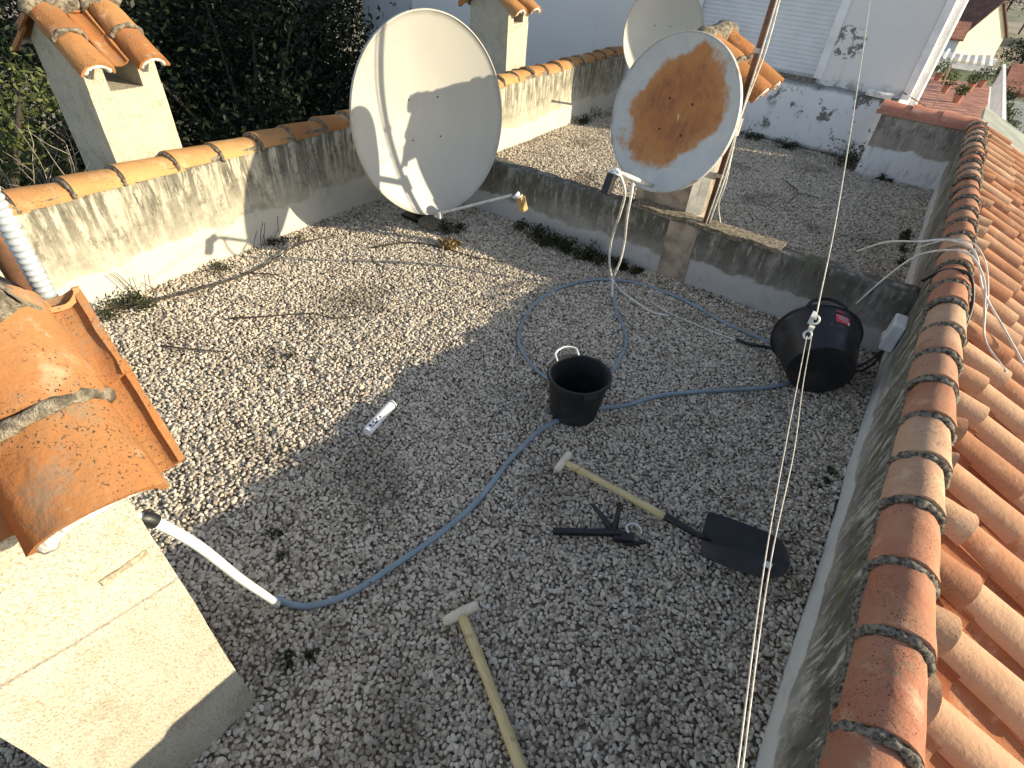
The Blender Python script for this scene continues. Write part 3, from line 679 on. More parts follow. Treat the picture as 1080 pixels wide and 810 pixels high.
p = thing('junction_box', (.37, 3.45, .2), 'small white junction box fixed to the right parapet above the tipped tub', 'junction box')
mb = MB(); mb.box(.355,.425,3.40,3.56,.20,.38); o = obj('box_body', mb, M['white_plastic'], p); b_ = o.modifiers.new('b','BEVEL'); b_.width=.012; b_.segments=3
for yy in (3.445,3.51): obj('gland', MB().lathe([(.001,.012),(.014,.012),(.02,.008),(.022,0)], (.355,yy,.25), (-1,0,0), 16), M['grey_arm'], p, smooth=True)
mb = MB(); mb.tube(cr([(.39,3.44,.20),(.36,3.42,.12),(.30,3.36,.06),(.24,3.4,.03),(.16,3.36,.03)], 8), .008, 7)
mb.tube(cr([(.40,3.5,.20),(.385,3.46,.08),(.33,3.38,.03),(.25,3.36,.03)], 8), .008, 7)
obj('black_lead', mb, M['cable_black'], p, smooth=True)

# guy wire with shackle
p = thing('guy_wire', (0, 1.9, .96), 'steel guy wire with a shackle passing in front of the black tub', 'wire')
mb = MB(); sh = Vector((-.008, 1.94, .965))
mb.tube(cr([sh+Vector((0,.03,.02)), (-.16,2.75,1.22), (-.6,4.95,1.72), (-.9,6.4,1.98), (-1.22,8.02,2.2)], 8), .0026, 6)
A0 = Vector((.155,.37,1.19))
mb.tube(cr([sh+Vector((.0,-.03,-.02)), (.028,1.6,.965), (.066,1.25,1.0), (.108,.78,1.10), A0, (.21,-.25,1.4)], 8), .0015, 6)
mb.tube(cr([sh+Vector((.015,-.03,-.02)), (.046,1.6,.955), (.092,1.25,.985), (.118,.78,1.10), A0+Vector((.006,.0,.0)), (.215,-.25,1.4)], 8), .0015, 6)
obj('wire_rope', mb, M['steel_wire'], p, smooth=True)
mb = MB()
for q, rr_ in ((sh+Vector((0,.025,.02)), .013), (sh+Vector((0,-.02,-.02)), .012)):
    mb.tube([q+Vector((math.cos(2*PI*i/14)*rr_, math.sin(2*PI*i/14)*rr_*.5, math.sin(2*PI*i/14)*rr_)) for i in range(15)], .0038, 6)
mb.box(-.016,.002,1.93,1.95,.955,.97); mb.box(-.026,-.012,1.94,1.985,.975,1.005); obj('shackle', mb, M['grey_arm'], p, smooth=False)
p = thing('guy_wire', (.3, 6.6, 0), 'thin pale stay wire rising from the far terrace corner', 'wire')
obj('wire_rope', MB().tube([(.36, 7.25, .02), (.06, 8.15, .63)], .004, 6), M['steel_wire'], p, smooth=True)
p = thing('stay_rod', (.15, 8.6, .6), 'thin brown stay lines crossing above the far corner parapet', 'rod')
mb = MB(); mb.tube([(-.29,7.96,.78),(.06,8.15,.63),(.02,8.7,1.07)], .006, 6); obj('rod', mb, M['rust_pole'], p)

# ------------------------------------------------------------------ bucket and tub
def bucket(name, c, ax, rb, rt_, h, label, cat, mat, group=None, up=None):
    p = thing(name, c, label, cat, group); ax = Vector(ax).normalized(); n_ = 12
    prof = [(.001,.012),(rb*.9,.012),(rb-.004,.02)] + [(rb-.004+(rt_-rb)*i/n_, .02+(h-.02)*i/n_) for i in range(1, n_+1)]
    prof = prof[::1] + [(rt_+.004,h+.004),(rt_+.011,h+.002),(rt_+.012,h-.012),(rt_+.003,h-.016)] + [(rb+.004+(rt_-rb)*i/n_, h*i/n_) for i in range(n_-1, -1, -1)] + [(rb-.004,-.0),(.001,.0)]
    mb = MB(); mb.lathe(prof, c, ax, 64, mod=lambda q, i: 1+.006*math.sin(2*q+1)); obj('shell', mb, mat, p, angle=35)
    return p, ax
p, ax = bucket('bucket', (-.855,1.985,.02), (-.02,.01,1), .118, .152, .25, 'upright black rubber bucket standing in the middle of the gravel', 'bucket', M['black_rubber'])
mb = MB(); q = Vector((-.855,1.985,.02)) + Vector((-.02,.01,1)).normalized()*.25
mb.tube(cr([q+Vector((-.145,.02,0)), q+Vector((-.185,.07,.0)), q+Vector((-.17,.13,.012)), q+Vector((-.12,.16,.01)), q+Vector((-.08,.13,0))], 8), .005, 7)
obj('carry_handle', mb, M['white_plastic'], p, smooth=True)
mb = MB(); mb.prism([q+Vector((.10,-.13,-.004)), q+Vector((.145,-.08,-.004)), q+Vector((.155,-.09,-.03)), q+Vector((.11,-.14,-.03))], (0,0,.012)); obj('pour_lip', mb, M['black_rubber'], p)
tc = Vector((.130, 2.97, .190)); p, ax = bucket('tub', tc, (-.34,.93,.10), .165, .228, .30, 'large black tub tipped on its side against the low wall, with a red label', 'tub', M['black_plastic'])
topc = tc + ax*.30
sx = ax.cross(Vector((0,0,1))).normalized(); uu = sx.cross(ax).normalized(); uu = uu if uu.z > 0 else -uu
def tub_pt(ang, t, off=0):
    rr_ = .169 + (.232-.169)*t; return tc + ax*.30*t + (uu*math.cos(ang) + sx*math.sin(ang))*(rr_+off)
# looped handle standing on the upper rim: two bars and a grip
for s0 in (-.12, PI-.12):
    mb = MB(); pts = []
    for i in range(17):
        q = -.42 + .84*i/16; k = math.sin(PI*i/16)**.5*.06
        pts.append(topc + (uu*math.cos(s0+q)+sx*math.sin(s0+q))*.236 + ax*(k-.005))
    mb.tube(pts, .011, 8); obj('handle', mb, M['black_plastic'], p, smooth=True)
# label: red panel with pale lines of lettering
LC = -.02 if (Vector((0,0,0))).length else 0
def patch(t0, t1, a0, a1, off, mat, name, parent):
    mb = MB(); vs = []; nn = 6
    for lay in (0, 1):
        for i in range(nn+1):
            an = a0+(a1-a0)*i/nn
            for tt in (t0, t1): vs.append(tub_pt(an, tt, off - lay*.002))
    fs = [(2*i,2*i+1,2*i+3,2*i+2) for i in range(nn)]; o_ = 2*(nn+1); fs += [(o_+2*i,o_+2*i+2,o_+2*i+3,o_+2*i+1) for i in range(nn)]
    mb.add(vs, fs); return obj(name, mb, mat, parent)
sgn = 1 if sx.x > 0 else -1
lab = patch(.62, .80, sgn*.05, sgn*.42, .003, M['red_label'], 'red_label', p)
for i, (t0, t1, a0, a1) in enumerate(((.86,.885,.06,.26), (.755,.765,.08,.36), (.72,.727,.1,.36), (.69,.697,.12,.36), (.66,.667,.2,.36))):
    patch(t0, t1, sgn*a0, sgn*a1, .0045 if i else .003, M['paper'] if i != 0 else M['red_label'], 'label_text', lab if i else p)
patch(.625, .69, sgn*.37, sgn*.425, .0045, M['paper'], 'label_corner', lab)

# ------------------------------------------------------------------ spades
sp = thing('spade', (0,0,0), 'spade with black pointed blade and short wooden T handle lying beside the black tool', 'spade', 'wooden handled spades on the gravel')
Rx = lambda: None
mb = MB()
pts = [(x, .0015*math.sin(x*9), 0) for x in [i*.04 for i in range(14)]]
mb.tube(pts, .0175, 14, [.0165+.0012*math.sin(i*.8) for i in range(14)]); obj('shaft', mb, M['wood'], sp, smooth=True)
mb = MB(); mb.tube([(-.012,-.062,0),(-.012,-.05,0),(-.012,0,0),(-.012,.05,0),(-.012,.062,0)], .016, 14, [.012,.0165,.0195,.0165,.012]); obj('grip', mb, M['wood_pale'], sp, smooth=True)
mb = MB(); mb.tube([(.50,0,.0),(.505,0,0),(.58,0,-.002),(.66,0,-.008),(.71,.004,-.012)], .016, 12, [.0195,.0195,.0155,.013,.006]); obj('socket', mb, M['steel_black'], sp, smooth=True)
mb = MB(); nu, nv = 20, 14; L0, L1 = .665, 1.01
def half_w(t):
    if t < .05: return .100+.010*t/.05
    if t < .6: return .110+.004*math.sin((t-.05)/.55*PI)
    return .110*math.sqrt(max(0, 1-((t-.6)/.4)**2.4))
vs = []
for lay in (0, 1):
    for i in range(nu+1):
        t_ = i/nu; hw = half_w(t_)
        for j in range(nv+1):
            s_ = 2*j/nv-1; y_ = s_*hw
            z_ = -.018 + .030*abs(s_)**1.3*(1-.5*t_) - .012*math.exp(-((s_)/.16)**2)*(1-t_) + .02*(t_-.5)**2 - lay*.0025
            vs.append((L0+(L1-L0)*t_ + (.004*abs(s_) if i == 0 else 0), y_, z_+.014))
m = nv+1; Lb = (nu+1)*m; fs = []
for i in range(nu):
    for j in range(nv):
        a_ = i*m+j; fs += [(a_,a_+m,a_+m+1,a_+1), (Lb+a_,Lb+a_+1,Lb+a_+m+1,Lb+a_+m)]
for j in range(nv): fs += [(j,j+1,Lb+j+1,Lb+j)]
for i in range(nu): fs += [(i*m,Lb+i*m,Lb+i*m+m,i*m+m), (i*m+nv,i*m+m+nv,Lb+i*m+m+nv,Lb+i*m+nv)]
ca, sa = math.cos(R(13)), math.sin(R(13)); vs = [(L0+(x-L0)*ca-y*sa, (x-L0)*sa+y*ca, z) for x, y, z in vs]
mb.add(vs, fs); bl = obj('blade', mb, M['blade'], sp, angle=40)
mb = MB(); mb.box(.915,.945,.005,.03,.012,.018); obj('price_sticker', mb, M['paper'], bl)
sp2 = copy_tree(sp); sp2['label'] = 'spade cut off by the bottom edge, only its wooden T handle and shaft showing'
sp.location = (-.685, 1.612, .060); sp.rotation_euler = (R(7), R(-1.0), R(.3))
sp2.scale = (1.12,1.12,1.12); sp2.location = (-.605, .752, .045); sp2.rotation_euler = (R(12), R(.5), R(-30))

# black tool with splayed arms
p = thing('hand_tool', (-.38, 1.42, .02), 'black metal hand tool with splayed arms and a white ring beside the wooden spade', 'tool')
z0 = .035
mb = MB(); a_ = Vector((-.535,1.265,z0)); b_ = Vector((-.30,1.43,z0+.01)); d_ = (b_-a_).normalized(); s_ = Vector((-d_.y, d_.x, 0))
mb.prism([a_-s_*.012, b_-s_*.012, b_+s_*.012, a_+s_*.012], (0,0,.022)); obj('bar', mb, M['steel_black'], p)
mb = MB(); mb.tube([(-.34,1.415,z0+.02),(-.40,1.45,z0+.025),(-.465,1.475,z0+.03)], .009, 8, [.015,.012,.008]); obj('arm', mb, M['steel_black'], p, smooth=True)
mb = MB(); mb.tube([(-.33,1.42,z0+.02),(-.35,1.49,z0+.03),(-.375,1.56,z0+.03)], .009, 8, [.015,.012,.008]); obj('arm', mb, M['steel_black'], p, smooth=True)
mb = MB(); mb.box(-.045,.045,-.022,.022,0,.03, Matrix.Translation((-.285,1.425,z0-.005)) @ Matrix.Rotation(R(28),4,'Z')); mb.tube([(-.27,1.40,z0),(-.20,1.47,z0)], .01, 8)
o = obj('head', mb, M['steel_black'], p); b_ = o.modifiers.new('b','BEVEL'); b_.width=.005; b_.segments=2
mb = MB(); mb.tube([(-.262+.032*math.cos(q), 1.468+.03*math.sin(q), z0+.035) for q in [2*PI*i/20 for i in range(15)]], .0035, 6); obj('ring', mb, M['white_plastic'], p, smooth=True)

# sealant cartridge
p = thing('sealant_cartridge', (-1.57, 1.27, .035), 'white printed sealant cartridge lying on the shaded gravel near the sun line', 'cartridge')
A_, B_ = Vector((-1.556,1.185,.045)), Vector((-1.60,1.405,.05)); d_ = (B_-A_)
mb = MB(); mb.lathe([(.001,.004),(.023,.004),(.0235,0),(.0245,0),(.0245,d_.length-.012),(.026,d_.length-.01),(.026,d_.length-.002),(.022,d_.length),(.001,d_.length)], A_, d_, 28); obj('tube_body', mb, M['paper'], p, angle=35)
mb = MB(); mb.lathe([(.0262,-.003),(.0265,0),(.0262,.003)], B_-d_.normalized()*.010, d_, 28); obj('end_ring', mb, M['ink'], p)
dn_ = d_.normalized(); vw = Vector((.45,-.35,.9)); vw = (vw - dn_*vw.dot(dn_)).normalized(); sd_ = dn_.cross(vw)
mb = MB(); rl = random.Random(4)
for i, (t0, t1, a0, a1) in enumerate(((.02,.035,-.5,.0),(.02,.045,.15,.35),(.045,.06,-.35,-.05),(.05,.075,.1,.45),(.072,.083,-.3,.0),(.095,.105,-.1,.3),(.06,.066,-.55,-.42))):
    pts = []
    for an in (a0, (a0+a1)/2, a1): pts.append(an)
    vs = [A_ + dn_*t + (vw*math.cos(an)+sd_*math.sin(an))*.0249 for an in pts for t in (t0, t1)]
    mb.add(vs, [(0,1,3,2),(2,3,5,4)])
obj('printing', mb, M['ink'], p)

# twigs and dry stems
def stick(pts, r, mat, label, group=None, name='twig', extra=()):
    p = MB(); q = cr(pts, 6); p.tube(q, r, 6, [r*(1-.5*i/len(q)) for i in range(len(q))])
    for e in extra: p.tube(cr(e, 5), r*.6, 5)
    return tag(obj(name, p, mat, smooth=True), label, 'twig', group)
q = MB(); q.slab(-.974, -.9655, .03, .125, .898, .916, .006, .003, 40)
tag(obj('cement_smear', q, M['smear'], smooth=True), 'small grey cement smear on the sunny face of the large near chimney', 'cement')
stick([(-.617,.411,.032),(-.54,.445,.036),(-.458,.487,.034)], .0035, M['twig'], 'thin straight pale twig on gravel left of the bottom wooden handle')
stick([(-2.9,1.35,.03),(-2.75,1.5,.035),(-2.60,1.68,.03),(-2.42,1.75,.04),(-2.30,1.93,.03)], .006, M['twig_dark'], 'dark curved twig on the sunlit gravel', extra=([(-2.60,1.68,.03),(-2.42,1.62,.035)],))
stick([(-2.95,2.55,.03),(-2.8,2.78,.04),(-2.6,2.9,.03),(-2.3,2.95,.03),(-2.05,3.05,.03)], .007, M['twig_dark'], 'long dark twig on gravel below the large dish', extra=([(-2.6,2.9,.03),(-2.45,2.78,.03)],))
stick([(-3.52,.9,.03),(-3.35,1.3,.04),(-3.28,1.75,.03),(-3.36,2.2,.04),(-3.3,2.5,.03)], .008, M['twig_dark'], 'long dark stem along the foot of the left parapet', extra=([(-3.28,1.75,.03),(-3.1,1.85,.04)],))
stick([(-2.95,.95,.03),(-2.8,1.02,.04),(-2.62,1.15,.03)], .006, M['twig_dark'], 'short dark twig near the ribbed conduit on sunlit gravel')
stick([(-3.4,5.2,.03),(-3.1,5.3,.05),(-2.9,5.6,.03),(-2.8,6.1,.03)], .006, M['twig'], 'pale dry stem on the sunlit far terrace gravel')
stick([(-3.45,5.0,.03),(-3.0,4.7,.05),(-2.75,4.6,.03)], .006, M['twig'], 'dry twig on far gravel just behind the low wall')
stick([(-.9,6.5,.03),(-.7,6.2,.04),(-.72,5.9,.03)], .006, M['twig_dark'], 'dark twig on the shaded far terrace gravel', extra=([(-.7,6.2,.04),(-.5,6.25,.03)],))

# ------------------------------------------------------------------ plants
def leaves(mb, c, r, n, size, rl, up=.3, sq=(1,1,1), shell=.35):
    c = Vector(c)
    for _ in range(n):
        d = Vector((rl.gauss(0,1), rl.gauss(0,1), rl.gauss(0,1))).normalized(); q = rl.random()**shell
        p = c + Vector((d.x*sq[0], d.y*sq[1], d.z*sq[2]))*r*q
        a = Vector((rl.gauss(0,1), rl.gauss(0,1), rl.gauss(0,1)+up)).normalized(); b = a.orthogonal().normalized()
        b.rotate(Matrix.Rotation(rl.uniform(0, 6.28), 3, a)); s_ = size*rl.uniform(.6,1.3); w_ = a.cross(b)*s_*.22; b = b*s_
        mb.add([p, p+b*.5+w_, p+b, p+b*.5-w_], [(0,1,2,3)], rl.random())
def weed(c, r, h, n, label, seed, mat='leaf_weed', size=.03, group='weeds growing at the foot of the walls', sq=None):
    rl = random.Random(seed); p = thing('weed', (c[0], c[1], 0), label, 'plant', group); mb = MB(); st = MB()
    sq = sq or (1, 1)
    for k in range(max(3, n//60)):
        cx, cy = c[0]+rl.uniform(-r,r)*sq[0], c[1]+rl.uniform(-r,r)*sq[1]; hh = h*rl.uniform(.4,1)
        obj('stem', MB().tube([(cx,cy,0), (cx+rl.uniform(-.02,.02), cy+rl.uniform(-.02,.02), hh*.8)], .003, 4), M['twig_dark'], p)
        leaves(mb, (cx, cy, hh*.6), hh*.55, 60, size, rl, sq=(1.1,1.1,.9))
    obj('leaves', mb, M[mat], p)
weed((-1.85,3.55), .28, .13, 1500, 'dense dark weeds along the dividing wall foot near the large dish arm', 1, sq=(1.2,.25))
weed((-1.40,3.58), .14, .10, 500, 'small dark weeds at the low wall foot, beside the hanging white cables', 2, sq=(1.2,.3))
weed((-2.25,3.6), .12, .09, 300, 'small weeds at the left end of the dividing wall', 22, sq=(1.2,.3))
weed((-3.44,1.02), .12, .15, 500, 'grey green weed at the left parapet beside the ribbed conduit', 3, size=.025)
weed((-3.45,2.2), .10, .10, 240, 'low weed at the foot of the left parapet below the dish shadow', 4, size=.022)
weed((-3.48,1.65), .06, .10, 120, 'tiny weed at the middle of the left parapet foot', 24, size=.02)
weed((-2.55,2.98), .07, .08, 240, 'dry straw coloured tuft of grass below the large dish', 5, mat='straw', size=.045)
weed((-2.75,3.22), .10, .08, 260, 'dark weed under the large dish', 6)
weed((-3.5,6.8), .14, .14, 400, 'dark weed at the far end of the left parapet', 7, sq=(.3,2.4))
weed((-1.60,7.74), .10, .18, 300, 'dark weed below the peeling wall, nearest the chimney cap', 8)
weed((-1.2,7.76), .10, .15, 300, 'dark weed at the middle of the peeling wall foot', 9)
weed((-.48,7.60), .14, .26, 700, 'tall dark weed in the inner corner beside the grey corner parapet', 10)
weed((-.05,7.40), .10, .08, 240, 'low weed at the foot of the grey corner parapet', 11, sq=(2.2,.4))
weed((.33,5.6), .05, .08, 400, 'row of low weeds along the foot of the right parapet on the far terrace', 12, sq=(.8,9))
weed((.37,2.2), .03, .05, 200, 'low weeds along the foot of the right parapet near the wires', 13, sq=(.8,12), size=.02)
weed((.28,3.3), .08, .06, 200, 'dark weeds in the corner between tub and right parapet', 14)
weed((-1.42,.62), .1, .05, 160, 'small dark weed on gravel beside the white hose sleeve', 15, size=.018)
weed((-.98,.30), .06, .05, 120, 'small weed on gravel right of the near chimney', 16, size=.018)
weed((-2.35,1.30), .09, .035, 160, 'flat dark moss patch on the sunlit gravel near the cartridge', 17, size=.014)

mb = MB(); rl = random.Random(90)
for _ in range(1500):
    k = rl.random(); e = abs(rl.gauss(0, .10))
    if k < .3: q = (-3.57+e, rl.uniform(.2, 7.8))
    elif k < .5: q = (.41-e*.7, rl.uniform(.4, 7.6))
    elif k < .65: q = (rl.uniform(-3.4,.4), 3.67-e)
    elif k < .8: q = (rl.uniform(-3.4,.4), 7.82-e*1.8)
    else: q = (rl.uniform(-3.5,.4), rl.uniform(.2,7.7))
    sz = rl.uniform(.008,.024); an = rl.uniform(0, 6.28); c_ = Vector((q[0], q[1], .030+rl.uniform(0,.008))); u_ = Vector((math.cos(an), math.sin(an), rl.uniform(-.3,.3))); v_ = Vector((-math.sin(an), math.cos(an), rl.uniform(-.3,.3)))
    mb.add([c_-u_*sz, c_+v_*sz*.3, c_+u_*sz, c_-v_*sz*.3], [(0,1,2,3)], rl.random())
tag(obj('leaf_litter', mb, M['litter']), 'dry brown leaf litter gathered along the wall feet', 'leaf litter', kind='stuff')
for i, (y_, lab) in enumerate(((1.15, 'thin dry stems leaning on the left parapet right of the ribbed conduit'), (2.0, 'thin dry stems leaning on the left parapet near the dish arm shadow'))):
    p = thing('dry_weed', (-3.56, y_, 0), lab, 'plant', 'dry stems against the left parapet')
    for k in range(6):
        yy = y_+rl.uniform(-.16,.2); l_ = rl.uniform(.1,.24); tl = rl.uniform(-.1,.1)
        obj('stem', MB().tube(cr([(-3.53+rl.uniform(0,.03),yy,.01),(-3.545,yy+tl*.4,l_*.5),(-3.55,yy+tl,l_)],5), .0022, 4), M['twig_dark'], p, smooth=True)
def branches(mb, base, d, L, r, depth, rl):
    base = Vector(base); d = Vector(d).normalized(); p = base; pts = [p]; n_ = 5
    for i in range(n_):
        d = (d + Vector((rl.gauss(0,.14), rl.gauss(0,.14), rl.gauss(0,.14)))).normalized(); p = p + d*L/n_; pts.append(p)
        if depth > 0 and i > 0 and rl.random() < .8:
            branches(mb, p, d + Vector((rl.gauss(0,.6), rl.gauss(0,.6), rl.gauss(0,.6))), L*.6, r*.5, depth-1, rl)
    mb.tube(pts, r, 5, [r*(1-.75*i/n_) for i in range(n_+1)])
    return p
def tree(name, base, top, crown_c, crown_r, nclump, nleaf, size, label, seed, mat, group=None, sq=(1,1,1), clump=.35):
    rl = random.Random(seed); p = thing(name, base, label, 'tree', group); base = Vector(base); cc = Vector(crown_c)
    tr = MB(); tr.tube(cr([base, base.lerp(cc,.5)+Vector((rl.uniform(-.2,.2), rl.uniform(-.2,.2), 0)), cc], 4), .16, 8, None)
    mb = MB()
    for _ in range(nclump):
        d = Vector((rl.gauss(0,1), rl.gauss(0,1), rl.gauss(0,1))).normalized(); q = crown_r*rl.random()**.4
        k = cc + Vector((d.x*sq[0], d.y*sq[1], d.z*sq[2]))*q
        if rl.random() < .3: tr.tube([cc.lerp(base,.15), cc.lerp(k,.5)+Vector((0,0,-.1)), k], .03, 5, [.05,.03,.012])
        leaves(mb, k, clump*rl.uniform(.6,1.3), nleaf, size, rl, shell=.6)
    obj('trunk', tr, M['bark'], p, smooth=True); obj('crown', mb, M[mat], p); return p
tree('broadleaf_tree', (-5.6, 1.0, -9), None, (-5.6,.95,-.3), 1.45, 130, 160, .055, 'sunlit olive green tree beyond the left parapet at the left edge', 31, 'leaf_lit', sq=(.75,1.0,1.15), clump=.26)
tree('broadleaf_tree', (-5.2, 2.25, -9), None, (-5.1,2.2,-.15), .62, 22, 150, .055, 'small leafy tree half lit just behind the tiled white chimney', 32, 'leaf_lit', sq=(.55,.55,1.4), clump=.22)
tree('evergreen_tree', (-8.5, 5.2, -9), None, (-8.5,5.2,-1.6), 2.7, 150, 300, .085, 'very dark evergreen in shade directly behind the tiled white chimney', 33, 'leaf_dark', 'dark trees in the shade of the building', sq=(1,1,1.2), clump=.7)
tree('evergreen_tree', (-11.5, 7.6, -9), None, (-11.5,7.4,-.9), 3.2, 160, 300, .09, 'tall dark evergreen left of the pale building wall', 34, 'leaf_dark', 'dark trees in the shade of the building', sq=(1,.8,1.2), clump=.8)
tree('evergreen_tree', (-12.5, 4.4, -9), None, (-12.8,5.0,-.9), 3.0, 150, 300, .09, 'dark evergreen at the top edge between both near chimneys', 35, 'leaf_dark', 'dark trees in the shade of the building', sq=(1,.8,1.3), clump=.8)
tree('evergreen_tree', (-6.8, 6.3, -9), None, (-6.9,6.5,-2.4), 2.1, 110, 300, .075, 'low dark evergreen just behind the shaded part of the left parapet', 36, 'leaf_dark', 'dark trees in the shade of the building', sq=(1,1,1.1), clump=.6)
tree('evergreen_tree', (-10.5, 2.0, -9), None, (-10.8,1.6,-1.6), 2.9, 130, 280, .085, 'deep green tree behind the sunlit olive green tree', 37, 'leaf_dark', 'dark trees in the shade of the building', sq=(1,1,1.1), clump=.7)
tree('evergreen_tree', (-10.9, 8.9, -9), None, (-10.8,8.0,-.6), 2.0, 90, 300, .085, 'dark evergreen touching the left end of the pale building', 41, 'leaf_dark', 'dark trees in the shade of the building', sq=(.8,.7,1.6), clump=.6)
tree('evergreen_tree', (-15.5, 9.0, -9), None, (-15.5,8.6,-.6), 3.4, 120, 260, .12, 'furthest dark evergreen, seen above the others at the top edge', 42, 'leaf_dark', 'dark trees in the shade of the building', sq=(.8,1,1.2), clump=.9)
p = thing('bare_shrub', (-4.35, 1.1, -9), 'bare grey branches poking up between the olive tree and the white chimney', 'shrub')
rl = random.Random(21); mb = MB()
mb.tube([(-4.5,1.0,-9), (-4.45,1.0,-4), (-4.4,.95,-.2)], .03, 6)
for k in range(9): branches(mb, (-4.4+rl.uniform(-.1,.1),.9+rl.uniform(-.1,.2),-.1), (rl.uniform(-.4,.5), rl.uniform(-.6,1.1), rl.uniform(.5,1.2)), rl.uniform(.45,.8), .009, 2, rl)
obj('branches', mb, M['twig'], p, smooth=True)

# ------------------------------------------------------------------ shuttered house
p = thing('building', (-4, 8.0, 0), 'pale rendered building wall with a closed roller shutter behind the far terrace', 'building')
W = MB()
sx0, sx1, sz0, sz1 = -2.80, -1.19, .755, 2.5
W.box(-7.6, sx0, 8.0, 8.25, -9, 5.6); W.box(sx1, -.28, 8.0, 8.25, -9, 5.6); W.box(sx0, sx1, 8.0, 8.25, -9, sz0); W.box(sx0, sx1, 8.0, 8.25, sz1, 5.6)
W.box(-.53, -.28, 8.25, 13.5, -9, 5.6); W.box(-7.6, -7.35, 8.25, 13.5, -9, 5.6); W.box(-7.35,-.53,13.25,13.5,-9,5.6)
obj('wall', W, M['house'], p)
mb = MB(); mb.prism([(-10.2,7.4,5.602),(-.0,7.4,5.602),(-.0,10.75,7),(-10.2,10.75,7)], (0,0,.15)); mb.prism([(-10.2,14,5.602),(-.0,14,5.602),(-.0,10.75,7),(-10.2,10.75,7)], (0,0,.15)); obj('roof', mb, M['tile_red'], p)
W = MB(); W.box(-9.35, -7.6, 8.5, 13.4, -9, 5.6); obj('recessed_wing', W, M['house'], p)
mb = MB()
for i in range(40):
    z = sz0+.02+i*.044
    if z > sz1: break
    mb.prism([(sx0+.04, 8.0405, z), (sx0+.04, 8.0375, z+.003), (sx0+.04, 8.0355, z+.020), (sx0+.04, 8.0372, z+.039), (sx0+.04, 8.0405, z+.0436), (sx0+.04, 8.06, z+.02)], (sx1-sx0-.08, 0, 0))
mb.box(sx0+.03, sx1-.03, 8.062, 8.075, sz0, sz1)
sh_ = obj('roller_shutter', mb, M['shutter'], p)
mb = MB()
mb.box(sx0-.05, sx0+.04, 7.985, 8.03, sz0-.0, sz1); mb.box(sx1-.04, sx1+.05, 7.985, 8.03, sz0, sz1); obj('shutter_frame', mb, M['trim'], p)
mb = MB(); mb.box(sx0, sx1, 7.965, 8.05, sz0-.045, sz0-.004); obj('window_sill', mb, M['mortar_dark'], p)
mb = MB(); mb.box(-.276, -.20, 7.985, 8.09, .7, 5.5); obj('corner_trim', mb, M['trim'], p)
mb = MB(); mb.tube([(-.15, 8.25, -3), (-.15, 8.25, 5.4)], .045, 12); obj('downpipe', mb, M['trim'], p, smooth=True)
# mass of the house under the terrace
p = thing('building', (-1.5, 2, -9), 'storeys of the building below the gravel terrace', 'building')
mb = MB(); mb.box(-3.79, .6, -3.5, 7.98, -9, -.302); mb.box(.6, 4.2, -3.5, 8.2, -9, -1.7); obj('wall', mb, M['house'], p)

# ------------------------------------------------------------------ neighbours and town
M['cream'] = plain('cream_wall', (.74,.68,.48), .9, .08, .8); M['wallw'] = plain('white_wall', (.72,.72,.70), .9, .1, .8)
M['roof_brown'] = plain('roof_brown', (.13,.065,.05), .9, .3, 1.5); M['roof_red'] = plain('roof_red', (.36,.15,.09), .9, .3, 1.5)
M['glass_dark'] = plain('window_glass', (.03,.035,.04), .15, .3, 2); M['patio'] = plain('patio_tile', (.42,.19,.13), .8, .35, 3); M['slab'] = plain('slab_roof', (.23,.25,.22), .9, .25, 2)
M['street'] = plain('street', (.13,.13,.13), .9, .2, .5)
p = thing('flat_roof', (2.5, 10.5, -.1), 'grey green flat roof just beyond the end of the tiled roof', 'roof')
mb = MB(); mb.prism([(.72,9.0,.10),(4.6,9.0,-1.6),(4.6,14.5,-1.8),(.9,14.5,-.2)], (0,0,-.12)); obj('roof_sheet', mb, M['slab'], p)
mb = MB(); mb.box(.8,4.5,9.1,14.4,-9,-1.95); mb.tube([(.8,8.85,.14),(2.0,9.1,-.45),(4.5,9.2,-1.5)], .02, 6); obj('wall', mb, M['wallw'], p)
p = thing('roof_terrace', (0, 18, -1), 'neighbouring terracotta paved roof terrace seen past the house corner', 'terrace')
mb = MB(); mb.box(-6, 1.35, 14.0, 23, -9, -1.0); obj('wall', mb, M['wallw'], p)
mb = MB(); mb.box(-5.9, 1.25, 14.1, 22.9, -.996, -.98); obj('paving', mb, M['patio'], p)
mb = MB()
for i in range(24): mb.box(1.28,1.33, 14.2+i*.36, 14.26+i*.36, -.98, -.45)
mb.box(1.27,1.34,14.1,23,-.45,-.41); obj('railing', mb, M['trim'], p)
for i,(x,y,s_) in enumerate(((.2,20.5,.35),(.75,21.5,.3),(-.1,22.3,.4),(.55,19.3,.25),(1.0,22.4,.35))):
    rl = random.Random(60+i); q = thing('potted_plant', (x,y,-.98), ['bushy potted plant nearest on the neighbouring terrace','potted plant by the white railing of the neighbouring terrace','tall potted plant under the white pergola','small potted plant in the middle of the neighbouring terrace','potted plant in the far corner of the neighbouring terrace'][i], 'plant', 'potted plants on the neighbouring terrace')
    obj('pot', MB().lathe([(.001,0),(.08,0),(.11,.19),(.10,.19),(.09,.14),(.001,.14)], (x,y,-.978), (0,0,1), 16), M['tile_red'], q, angle=40)
    s_ *= .6; mb = MB(); leaves(mb, (x,y,-.98+.19+s_*.7), s_, 400, .06, rl); obj('leaves', mb, M['leaf_far'], q)
p = thing('pergola', (.4, 25, -1.7), 'white slatted pergola beyond the terracotta terrace', 'pergola')
mb = MB()
for x in (-1.4,-.2,1.05):
    for y in (24.1,26.4): mb.box(x,x+.09,y,y+.09,-2.4,-.82)
obj('post', mb, M['trim'], p)
